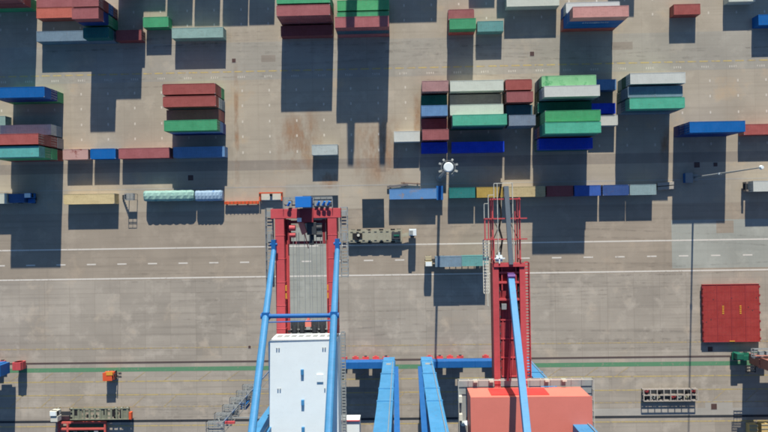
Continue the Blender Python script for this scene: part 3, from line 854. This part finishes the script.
m = MB(); m.bar(a, b, 1.0, .9); st = m.build('backstay', CRANE_BLUE, c2, .05)
m = MB(); m.box(17.1, 18.1, -9.9, -8.6, 48.8, 50.2); m.tube((17.0, -9.1, 50.0), (18.2, -9.1, 50.0), .35); m.build('stay_bracket', paint('purple_primer', (120, 84, 150)), c2)
m = MB(); m.bar((17.3, -20, 50), (16.7, -26, 50), .3); m.bar((18.0, -19.0, 50), (17.2, -26, 50), .12); m.build('ladder', CRANE_RED, c2)
m = MB()
for x in (6.5, 27.5): m.bar((x, -43, 45), (17, -43.5, 82), 1.4)
m.box(6.5, 27.5, -44, -42, 45, 47); m.box(15.4, 18.6, -44.5, -42.5, 80, 82.5); m.build('apex_frame', CRANE_BLUE, c2)

# ---- two neighbouring cranes cut by the frame
c3 = thing('quay_crane', (0, 0, 0), 'brown crane foot with green bogies cut by the right edge', 'crane', group='ship to shore cranes on the quay rails')
leg_frame(c3, 80.5, 103.5, BROWNRED, BROWNRED, GREENP)
m = MB(); m.box(82.4, 106, -31.3, -29.3, 8.0, 8.3); grating(m, 77.0, 82.4, -31.2, -29.4, 8.0); railing(m, [(77.0, -31.3), (77.0, -29.3), (106, -29.3)], 8.3)
for k in range(8): m.box(78.2 + k * 1.5, 79.2 + k * 1.5, -30.6, -29.8, 8.3, 9.2)
m.build('service_platform', STEEL, c3)
m = MB(); m.bar((82.0, -32.6, 20), (90, -32.6, 6.2), .7); m.build('brace', BROWNRED, c3)
m = MB(); m.box(76.4, 78.0, -32.9, -31.5, .5, 2.9); m.build('cable_reel', GREENP, c3, .1)
m = MB(); railing(m, [(77.2, -35.2), (77.2, -33.8), (79.5, -33.8)], 5.0, gap=.6); grating(m, 77.2, 79.4, -35.2, -33.8, 5.0); m.build('side_ladder', DARK, c3)
m = MB(); m.box(84, 106, -45, -18, 44, 47); m.build('girder', BROWNRED, c3)
c4 = thing('quay_crane', (0, 0, 0), 'blue crane foot with a red bogie cut by the left edge', 'crane', group='ship to shore cranes on the quay rails')
leg_frame(c4, -119, -95.4, CRANE_DEEP, CRANE_DEEP, CRANE_RED)
m = MB(); m.box(-95.5, -93.2, -34.2, -31.6, 2.8, 6.6); m.box(-96, -93.6, -34.4, -32.0, 6.6, 24); m.build('stair_base', CRANE_DEEP, c4)
m = MB(); m.box(-92.6, -90.6, -33.6, -31.7, .5, 2.9); m.tube((-91.6, -33.6, 1.9), (-91.6, -31.7, 1.9), 1.1, n=16); m.build('cable_reel', CRANE_RED, c4, .08)

# ------------------------------------------------------------------ light masts
t = thing('light_mast', (9.1, 10.4, 0), 'tall light mast with a white round head and ring of floodlights', 'light mast')
MB().tube((0, 0, .6), (0, 0, 29.6), .36, .17, n=16).build('pole', STEEL, t)
m = MB(); m.tube((0, 0, .02), (0, 0, .6), .95, n=16); m.build('base', CONCRETE_BLOCK, t)
m = MB(); m.tube((0, 0, 30.1), (0, 0, 30.35), .95, n=28); m.tube((0, 0, 30.35), (0, 0, 30.42), .93, .8, n=28); hd = m.build('mast_head', WHITE, t)
m = MB()
for k in range(24):
    a0, a1 = 2 * math.pi * k / 24, 2 * math.pi * (k + 1) / 24
    m.bar((1.35 * math.cos(a0), 1.35 * math.sin(a0), 29.5), (1.35 * math.cos(a1), 1.35 * math.sin(a1), 29.5), .07)
for k in range(4):
    a0 = math.pi * k / 2 + .4; m.bar((0, 0, 29.6), (1.35 * math.cos(a0), 1.35 * math.sin(a0), 29.5), .08)
m.build('lamp_ring', STEEL, t)
for a0 in (20, 62, 118, 152, 205, 250, 300, 335):
    c_, s_ = math.cos(R(a0)), math.sin(R(a0))
    m = MB(); m.bar((1.45 * c_, 1.45 * s_, 29.35), (1.95 * c_, 1.80 * s_, 29.15), .38, .3); m.build('floodlight', CREAM if a0 % 2 else STEEL, t)
t = thing('camera_mast', (68.6, 9.3, 0), 'thin tall lamp mast leaning across the shade beside the blue topped stack', 'lamp mast')
MB().tube((0, 0, .5), (0, 0, 29.7), .24, .11, n=14).build('pole', STEEL, t)
MB().box(-.8, .8, -.8, .8, .02, .5).build('base', CONCRETE_BLOCK, t)
m = MB(); m.tube((0, 0, 29.7), (0, 0, 30.2), .42, .3, n=16); m.build('lamp_head', WHITE, t)
m = MB(); m.box(-.28, .28, -.2, .2, 12.8, 13.2); m.build('camera_box', WHITE, t)
t = thing('switch_cabinet', (67.0, 9.3, 0), 'blue electric cabinet at the foot of the thin lamp mast', 'cabinet')
MB().box(-.9, .7, -1.2, 1.0, .02, 1.5).build('housing', CRANE_DEEP, t, .03)
m = MB(); m.box(-.95, .75, -1.25, 1.05, 1.5, 1.58); m.build('lid', STEEL, t)
for y in (-.5, .45): MB().box(.7, .74, y - .4, y + .4, .15, 1.4).build('door', CRANE_DEEP, t)
t = thing('switch_cabinet', (8.9, 6.7, 0), 'deep blue cabinet south of the round headed mast', 'cabinet')
MB().box(-.7, .8, -1.6, 1.6, .02, 1.5).build('housing', CRANE_DEEP, t, .03)
m = MB(); m.box(-.75, .85, -1.65, 1.65, 1.5, 1.56); m.build('lid', CRANE_DEEP, t)
MB().box(-.74, -.7, -.6, .6, .15, 1.35).build('door', STEEL, t)

# ------------------------------------------------------------------ vehicles
def wheels(t, spots, r=.5, w=.34):
    for x, y in spots:
        s = 1 if y > 0 else -1
        tyre = MB().tube((x, y - w / 2, r), (x, y + w / 2, r), r, n=18).build('wheel', RUBBER, t)
        MB().tube((x, y + s * w / 2, r), (x, y + s * (w / 2 + .03), r), r * .5, n=12).build('rim', STEEL, tyre)
def tractor(t, x, mat, side=1, parts_x=1):
    """terminal tractor nose at +x (local): frame, offset cab with glass, engine box, fifth wheel, wheels"""
    MB().box(x - 2.9, x + 1.9, -.45, .45, .55, .95).build('tractor_frame', DARK, t)
    cab = MB().prism([(x + .2, side * 1.2), (x + 1.9, side * 1.2), (x + 1.9, side * .0), (x + .2, side * .0)], .95, 3.1).build('cab', mat, t, .08)
    m = MB(); m.box(x + .15, x + 1.95, min(side * .12, side * 1.1), max(side * .12, side * 1.1), 2.15, 2.8); m.box(x + .4, x + 1.7, side * .6 - .62, side * .6 + .62, 2.15, 2.8)
    m.build('window', GLASS, cab)
    m = MB(); m.box(x + .35, x + 1.75, min(side * .1, side * 1.1), max(side * .1, side * 1.1), 3.1, 3.16); m.build('roof', WHITE, cab)
    MB().box(x + .3, x + 1.8, min(-side * .1, -side * 1.15), max(-side * .1, -side * 1.15), .95, 1.7).build('engine_cover', mat, t, .06)
    MB().prism([(x - 2.3 + .7 * math.cos(a), .7 * math.sin(a)) for a in [2 * math.pi * k / 16 for k in range(16)]], .95, 1.1).build('fifth_wheel', DARK, t)
    wheels(t, [(x + 1.1, -1.05), (x + 1.1, 1.05), (x - 2.1, -1.0), (x - 2.1, 1.0)])
# empty AGV-like trailer with its cab, between the two cranes
t = thing('container_carrier', (-5.6, -3.2, 0), 'empty olive terminal trailer with a small white cab between the cranes', 'truck')
m = MB(); m.box(-7.2, 5.6, -1.25, 1.25, 1.05, 1.45)
for k in range(5): m.box(-6.9 + k * 2.7, -5.2 + k * 2.7, 1.25, 1.5, 1.1, 1.42)
for k in range(5): m.box(-6.9 + k * 2.7, -5.2 + k * 2.7, -1.5, -1.25, 1.1, 1.42)
m.build('deck', OLIVE, t, .03)
m = MB()
for y in (-1.0, 1.0):
    for k in range(9): m.box(-6.6 + k * 1.4, -6.0 + k * 1.4, y - .06, y + .06, 1.45, 1.52)
m.build('guide_strip', DARK, t)
m = MB(); m.tube((-5.1, -.35, 1.46), (-5.1, -.35, 1.62), .62, n=20); m.box(-6.1, -3.8, -.55, .75, 1.45, 1.58); m.build('hatch_pit', RUBBER, t)
m = MB(); m.tube((-4.7, .25, 1.6), (-4.7, .25, 1.85), .32, n=14); m.build('swivel', CREAM, t)
m = MB(); m.box(3.1, 5.2, -.8, .9, 1.45, 1.95); m.build('engine_box', DARK, t, .05)
m = MB(); m.box(3.6, 4.9, -.1, .3, 1.95, 2.1); m.build('engine_grille', GREENP, t)
m = MB(); m.bar((5.6, 0, 1.2), (7.2, .4, 1.2), .8, .4); m.build('coupling', OLIVE, t)
cab = MB().box(7.2, 8.9, -.05, 1.55, .9, 3.7).build('cab', WHITE, t, .08)
m = MB(); m.box(7.17, 8.93, .1, 1.4, 2.2, 3.1); m.box(7.35, 8.75, -.08, 1.58, 2.2, 3.1); m.build('window', GLASS, cab)
m = MB(); m.box(7.3, 8.1, .2, 1.2, 3.7, 3.95); m.build('roof_unit', STEEL, cab)
for k, x in enumerate((-6.0, -4.6, -2.4, .6, 3.4, 4.8)): wheels(t, [(x, 1.42), (x, -1.42)], .52, .4)
wheels(t, [(8.0, 1.4), (8.0, -.2)], .5, .36)
m = MB()
for y in (-1.45, 1.45): railing(m, [(-8.4, y), (-7.2, y)], .9, gap=1)
m.build('end_ladder', DARK, t)
# loaded trailer right of it
t = thing('container_truck', (13.4, -9.25, 0), 'terminal truck with grey tractor carrying a slate and a turquoise container', 'truck', rz=math.pi)
tractor(t, 6.3, paint('beige_cab', (176, 168, 140)), 1)
m = MB()
for y in (-.5, .5): m.box(-6.7, 5.4, y - .12, y + .12, 1.15, 1.5)
for k in range(9): m.box(-6.6 + k * 1.45, -6.4 + k * 1.45, -1.2, 1.2, 1.15, 1.42)
m.build('chassis', DARK, t)
m = MB(); m.box(-1.6, .9, 1.15, 1.4, .7, 1.4); m.build('landing_leg', WOOD, t)
wheels(t, [(x, y) for x in (-5.6, -4.3) for y in (-.95, .95)])
container(10.55, -9.3, 1.52, 6.058, 2.59, 'slate', 'slate 20-foot container riding on the terminal truck beside the turquoise one', 'containers riding on the terminal truck')
container(16.65, -9.2, 1.52, 6.058, 2.59, 'turq', 'turquoise 20-foot container riding at the rear of the terminal truck', 'containers riding on the terminal truck')
# orange forklift on the apron
t = thing('forklift', (-69.9, -35.4, 0), 'small orange forklift with a pale roof standing on the green lane', 'forklift', rz=.02)
MB().box(-1.3, 1.0, -.95, .95, .45, 1.5).build('body', ORANGE, t, .1)
m = MB().box(-1.15, .85, -.85, .85, 1.5, 2.4)
cb = m.build('cab', ORANGE, t, .04)
m = MB(); m.box(-1.18, .88, -.7, .7, 1.65, 2.25); m.box(-1.0, .7, -.88, .88, 1.65, 2.25); m.build('window', GLASS, cb)
m = MB(); m.box(-1.3, .95, -.98, .98, 2.4, 2.5); rf = m.build('roof', ORANGE, t, .03)
m = MB(); m.box(-.4, 1.15, .35, 1.2, 2.5, 2.58); m.build('roof_plate', YELLOWP, rf)
m = MB()
for y in (-.4, .4): m.box(1.25, 1.42, y - .08, y + .08, .3, 2.3)
m.box(1.2, 1.45, -.6, .6, 1.9, 2.05); m.build('mast', DARK, t)
for y in (-.4, .4): MB().box(1.42, 2.2, y - .07, y + .07, .1, .17).build('fork', DARK, t)
wheels(t, [(.8, -.85), (.8, .85), (-.8, -.8), (-.8, .8)], .42, .3)
# bottom left: flat trailer with a white tractor, red spreader on the ground in front of it
t = thing('trailer_truck', (-73.8, -44.4, 0), 'flat trailer of greenish steel with a white tractor and orange tail', 'truck', rz=math.pi)
tractor(t, 8.0, CREAM, -1)
m = MB(); m.box(-8.4, 5.8, -.75, -.35, 1.0, 1.3); m.box(-8.4, 5.8, .35, .75, 1.0, 1.3); m.box(-8.3, -6.9, -1.3, 1.3, 1.28, 1.36); m.box(-3.2, -1.6, -1.3, 1.3, 1.28, 1.36); m.box(3.0, 5.0, -1.3, 1.3, 1.28, 1.36)
for k in range(11): m.box(-8.2 + k * 1.3, -7.75 + k * 1.3, -1.35, 1.35, 1.3, 1.5)
for y in (-1.28, 1.28): m.box(-8.4, 5.8, y - .1, y + .1, 1.3, 1.55)
m.build('deck', paint('green_grey_deck', (132, 136, 116), wear=.9), t, .02)
for (x0, x1, y0, y1) in ((4.1, 5.0, -.9, .3), (2.2, 2.8, -1, -.2), (-.7, .3, .2, .9), (-3.1, -2.2, -1.0, .2), (-5.0, -4.1, -1, .6), (1.2, 1.9, .1, .9), (-6.6, -6.1, -.9, .8)):
    MB().box(x0, x1, y0, y1, 1.3, 1.4).build('deck_opening', RUBBER, t)
MB().box(8.1, 9.8, .1, 1.45, .95, 2.9).build('engine_hood', CREAM, t, .1)
m = MB(); m.box(-9.0, -8.42, -.4, 1.3, .8, 1.8); m.build('tail_board', ORANGE, t, .05)
wheels(t, [(x, y) for x in (-7.6, -6.2, -4.8) for y in (-1.05, 1.05)])
t = thing('lifting_spreader', (-76.3, -48.3, 0), 'red lifting spreader frame lying south of the flat trailer, bottom left', 'spreader')
m = MB()
for y in (-1.5, .2, 1.7): m.box(-6.6, 5.0, y - .22, y + .22, .5, 1.0)
for x in (-6.4, -4.2, 4.8): m.box(x - .22, x + .22, -1.7, 1.9, .52, 1.02)
m.build('frame', paint('spreader_red', (206, 96, 88)), t, .03)
m = MB(); m.box(-4, 4.5, -1.3, .0, .15, .45); m.box(-4, 4.5, .4, 1.5, .15, .45); m.build('bottom_pan', GREENP, t)
for x in (-2.4, .2, 2.6): MB().box(x - .5, x + .5, -1.2, -.1, .45, .85).build('hydraulic_unit', DARK if x < 2 else STEEL, t, .04)
for x in (-6.4, 4.8):
    for y in (-1.5, 1.7): MB().box(x - .2, x + .2, y - .2, y + .2, .02, .5).build('twist_lock', DARK, t)
# tan crates, bottom right
for x, y, w, lab in ((80.3, -49.2, 1.9, 'tan boarded crate nearer the crane shadow at the bottom right'), (83.2, -49.0, 2.2, 'larger tan boarded crate at the bottom right corner')):
    t = thing('crate', (x, y, 0), lab, 'crate', group='tan crates beside the quay')
    m = MB(); m.box(-w / 2, w / 2, -1.2, 1.2, .15, 1.9); m.build('box', WOOD, t, .02)
    m = MB()
    for q in (-1, 0, 1): m.box(-w / 2 - .04, w / 2 + .04, q * .9 - .1, q * .9 + .1, 1.9, 1.98)
    m.build('lid_batten', OLIVE, t)
    m = MB()
    for q in (-.8, .8): m.box(-w / 2, w / 2, q - .1, q + .1, .02, .15)
    m.build('skid', DARK, t)

# ------------------------------------------------------------------ hatch cover, rack and small gear
t = thing('hatch_cover', (76.2, -22.4, 0), 'large square red hatch cover lying on the apron at the right', 'hatch cover')
m = MB(); m.box(-6.5, 6.5, -6.7, 6.7, .25, 1.0)
m.build('panel', paint('hatch_red', (160, 54, 50), k=.85, rough=.75, wear=.75), t, .04)
m = MB()
for x in (-3.25, 0, 3.25): m.box(x - .05, x + .05, -6.72, 6.72, 1.0, 1.06)
for y in (-6.65, 6.65): m.box(-6.5, 6.5, y - .06, y + .06, 1.0, 1.08)
m.build('stiffener', CRANE_DKRED, t)
m = MB()
for k in range(16): m.box(-6.3 + k * .82, -6.27 + k * .82, -6.55, 6.55, 1.0, 1.012)
for k in range(6): m.box(-6.4, 6.4, -5.2 + k * 2.0, -5.16 + k * 2.0, 1.0, 1.012)
m.build('weld_rib', CRANE_DKRED, t)
for x in (-6.52, 6.52):
    for k in range(7): MB().box(x - .14, x + .14, -6.2 + k * 2.0, -5.7 + k * 2.0, .5, 1.12).build('edge_cleat', CRANE_DKRED, t)
for x in (-1.9, 2.1):
    m = MB()
    for k in range(5): m.box(x - .2, x + .2, -.2 + k * .42, .05 + k * .42, 1.0, 1.06)
    m.build('socket_strip', YELLOWP, t)
MB().box(-.6, .6, -6.6, -6.4, 1.08, 1.14).build('lashing_plate', YELLOWP, t)
m = MB()
for k in range(10):
    x, y = random.uniform(-6, 6), random.uniform(-6, 6); m.box(x - .1, x + .1, y - .1, y + .1, 1.0, 1.03)
m.build('pad_eye', DARK, t)
for x in (-6, 6):
    for y in (-6.1, 6.1): MB().box(x - .3, x + .3, y - .3, y + .3, .02, .25).build('foot', DARK, t)
t = thing('gear_rack', (61.7, -41.2, 0), 'long pale steel gear rack of two rows of eight bins on the apron', 'rack')
m = MB()
for y in (-1.35, 0, 1.35): m.box(-6.2, 6.2, y - .09, y + .09, 1.35, 1.5); m.box(-6.2, 6.2, y - .07, y + .07, .5, .65)
for k in range(9): m.box(-6.2 + k * 1.55 - .1, -6.2 + k * 1.55 + .1, -1.35, 1.35, 1.33, 1.515); m.box(-6.26 + k * 1.55, -6.14 + k * 1.55, -1.3, -1.2, .5, 1.4); m.box(-6.26 + k * 1.55, -6.14 + k * 1.55, 1.2, 1.3, .5, 1.4)
m.build('frame', paint('rack_steel', (186, 178, 166), wear=.9), t)
m = MB(); m.box(-6.15, 6.15, -1.3, 1.3, .42, .5); m.build('floor', DARK, t)
for k, s in enumerate((0, 1, 2, 4, 5, 8, 10, 12, 13, 15)):
    i, j = s // 2, s % 2; x = -5.42 + i * 1.55; y = -.67 + j * 1.35
    q = MB()
    for _ in range(5): 
        a_, b_ = x + random.uniform(-.4, .4), y + random.uniform(-.3, .3); q.box(a_ - .16, a_ + .16, b_ - .14, b_ + .14, .5, random.uniform(.7, 1.1))
    q.build('twist_lock', (RUBBER, CRANE_DKRED, STEEL, OLIVE)[k % 4], t)
for x in (-6.15, -2.0, 2.0, 6.15):
    for y in (-1.3, 1.3): MB().box(x - .09, x + .09, y - .09, y + .09, .02, .5).build('leg', STEEL, t)
t = thing('access_stairs', (-64.3, 7.0, 0), 'small grey steel access platform right of the yellow container', 'access platform')
m = MB()
for x in (-1.0, 1.0):
    for y in (-.7, .7): m.bar((x, y, .02), (x, y, 2.9), .1)
railing(m, [(-1.0, -.7), (1.0, -.7), (1.0, .7), (-1.0, .7), (-1.0, -.7)], 1.9, 1.0, gap=.7); m.build('frame', STEEL, t)
m = MB(); grating(m, -1.0, 1.0, -.7, .7, 1.85, pitch=.35); m.build('platform', STEEL, t)
m = MB()
for k in range(7): m.box(-2.6 + k * .24, -2.3 + k * .24, -.5, .5, .2 + k * .25, .25 + k * .25)
for y in (-.5, .5): m.bar((-2.6, y, .1), (-1.0, y, 1.9), .08)
m.build('stair', DARK, t)
# orange flat racks
t = thing('flat_rack', (-38.0, 5.2, 0), 'long low orange flat rack lying west of the crane tip', 'flat rack', group='orange flat racks beside the crane')
m = MB(); m.box(-4.1, 4.1, -.35, .35, .35, 1.0); m.build('beam', ORANGE, t, .03)
for k in range(4): MB().box(-3.9 + k * 2.5, -3.5 + k * 2.5, -.4, .4, .02, .35).build('foot', ORANGE, t)
for k in range(9): MB().box(-3.8 + k * .9, -3.55 + k * .9, -.3, .3, 1.0, 1.1).build('rib', paint('rust_brown', (170, 90, 50)), t)
t = thing('flat_rack', (-31.0, 6.5, 0), 'orange flat rack with raised bar and pale floor beside the crane tip', 'flat rack', group='orange flat racks beside the crane')
m = MB(); m.box(-2.7, 2.7, .75, 1.05, 1.1, 1.6)
for x in (-2.6, 2.6): m.box(x - .14, x + .14, -1.0, 1.05, .05, 1.3)
m.build('end_frame', ORANGE, t, .02)
m = MB(); m.box(-2.4, 2.4, -.9, .7, .15, .35); m.build('floor', CREAM, t)
MB().box(-.3, .3, .2, .7, .35, .9).build('lock_box', DARK, t)
t = thing('jersey_block', (61.8, 7.45, 0), 'pale concrete blocks set as a slab by the south row end', 'concrete block', rz=.06)
m = MB(); m.box(-1.9, 1.9, -.85, -.1, .02, .75); m.box(-1.9, 2.0, .1, .85, .02, .8); m.build('block', CONCRETE_BLOCK, t, .04)
for x in (-1.3, 1.3): MB().box(x - .1, x + .1, -.1, .1, .3, .45).build('link_bar', DARK, t)
def beam_thing(x, y, L, w, h, rz, lab, mat):
    t = thing('steel_boom', (x, y, 0), lab, 'steel boom', rz, 'grey steel booms on the ground')
    MB().box(-L / 2, L / 2, -w / 2, w / 2, .25, .25 + h).build('beam', mat, t, .03)
    for q in (-.35, .35): MB().box(L * q - .15, L * q + .15, -w / 2 - .1, w / 2 + .1, .02, .25).build('block', DARK, t)
beam_thing(-.9, 8.6, 5.0, .5, .4, .10, 'thick grey steel boom north of the open topped blue container', paint('boom_grey', (110, 106, 104)))
beam_thing(2.2, 9.1, 4.6, .28, .3, -.07, 'thin brown steel boom reaching toward the round headed mast', paint('boom_brown', (128, 104, 88)))

# ------------------------------------------------------------------ tarpaulin trailers, side trucks
def tarp_trailer(x, y, L, mat, lab):
    t = thing('tarpaulin_trailer', (x, y, 0), lab, 'trailer', group='trailers under tarpaulins')
    m = MB(); n = 22; rows_ = [(-1.22, .9), (-1.22, 2.3), (-.75, 2.62), (0, 2.72), (.75, 2.62), (1.22, 2.3), (1.22, .9)]
    vs = []
    for i in range(n + 1):
        xx = -L / 2 + L * i / n
        for (yy, zz) in rows_:
            sag = .06 * math.sin(i * 2.1 + yy * 2) * (zz > 2.5) + random.uniform(-.03, .03)
            end = .35 if i in (0, n) else 0
            vs.append((xx, yy * (1 - .1 * (i in (0, n))) + random.uniform(-.05, .05), zz + (sag - end) * (zz > 1)))
    k = len(rows_)
    fs = [(i * k + j, (i + 1) * k + j, (i + 1) * k + j + 1, i * k + j + 1) for i in range(n) for j in range(k - 1)]
    fs += [tuple(range(k)), tuple(n * k + j for j in range(k - 1, -1, -1))]
    m.add(vs, fs); m.build('tarpaulin', mat, t)
    MB().box(-L / 2 + .1, L / 2 - .1, -1.18, 1.18, .12, .9).build('bed', DARK, t)
    wheels(t, [(q, s) for q in (-L / 2 + 1.2, L / 2 - 1.2) for s in (-.95, .95)], .45)
    return t
tarp_trailer(-55.0, 7.1, 12.0, MATS['tarp_mint'], 'long crumpled mint tarpaulin over a trailer on the south row')
tarp_trailer(-45.5, 6.95, 6.5, MATS['tarp_blue'], 'short blue and white tarpaulin trailer left of the orange flat rack')
container(-96.4, 7.1, .6, 6.058, 2.59, 'cream', 'cream container on a trailer at the left edge, south row', 'containers on the side trailers')
t = thing('container_truck', (-92.0, 7.1, 0), 'blue terminal tractor with its trailer in shade at the left edge', 'truck')
MB().box(-7.4, -1.4, -1.15, 1.15, .35, .58).build('trailer_bed', DARK, t)
tractor(t, 2.6, CRANE_DEEP, 1)
MB().box(-1.2, 2.6, -1.05, 1.05, .98, 2.6).build('equipment_box', paint('tractor_blue', (60, 100, 150)), t, .05)
wheels(t, [(-6.2, -.9), (-6.2, .9), (-5, -.9), (-5, .9)], .3)
container(83.6, 6.9, .9, 6.058, 2.59, 'white', 'white container on a trailer cut by the right edge', 'containers on the side trailers')
t = thing('trailer', (83.0, 6.9, 0), 'dark chassis trailer under the white container at the right edge', 'trailer')
MB().box(-3.4, 3.8, -1.1, 1.1, .6, .88).build('bed', DARK, t)
m = MB()
for y in (-.9, .9): m.box(-3.4, -2.9, y - .2, y + .2, .88, 2.2)
m.build('gooseneck', paint('tan_grey', (140, 132, 122)), t)
wheels(t, [(q, s) for q in (-1.5, 2.6) for s in (-.9, .9)], .42)

# ------------------------------------------------------------------ unseen gantry added beyond the top edge for shadow stripes on green roofs
t = thing('shadow_gantry', (0, 0, 0), 'unseen rubber tyred gantry added beyond the top edge to cast shadow stripes', 'added shadow gantry')
for x in (-9.6, -2.05):
    m = MB(); m.box(x - .8, x + .8, 73.6, 74.8, 1.4, 24.5); m.box(x - .8, x + .8, 97.6, 98.8, 1.4, 24.5)
    m.build('leg', CRANE_DEEP, t)
    MB().box(x - .7, x + .7, 74.0, 99.6, 24.5, 26).build('girder', CRANE_DEEP, t)
for y in (74.2, 98.2): 
    MB().box(-10.6, -1.0, y - .6, y + .6, .9, 1.4).build('sill_beam', CRANE_DEEP, t)
    for x in (-9.6, -2.05): MB().tube((x, y - .4, .8), (x, y + .4, .8), .8, n=18).build('wheel', RUBBER, t)

# faded white lettering with a round emblem on the south side of the upper blue container of the pink topped stack
for ob in [q for q in C.objects if q.get('label') == 'blue container, third from bottom of the pink topped stack with white lettering']:
    s_ = 1 if math.cos(ob.rotation_euler.z) > 0 else -1
    m = MB(); y = -s_ * 1.225
    def mk(x0, x1, z0, z1): m.box(x0 * s_, x1 * s_, min(y, y - s_ * .01), max(y, y - s_ * .01), z0, z1)
    for k in range(5):
        for sx in (-1, 1):
            x = sx * (.75 + k * .5); mk(x - .05, x + .05, 1.3, 2.0); mk(x - .16, x + .16, 1.9 if k % 2 else 1.3, 2.0 if k % 2 else 1.4)
    for k in range(16):
        a0 = 2 * math.pi * k / 16; mk(.36 * math.cos(a0) - .07, .36 * math.cos(a0) + .07, 1.65 + .36 * math.sin(a0) - .07, 1.65 + .36 * math.sin(a0) + .07)
    m.build('lettering', WHITE, ob)
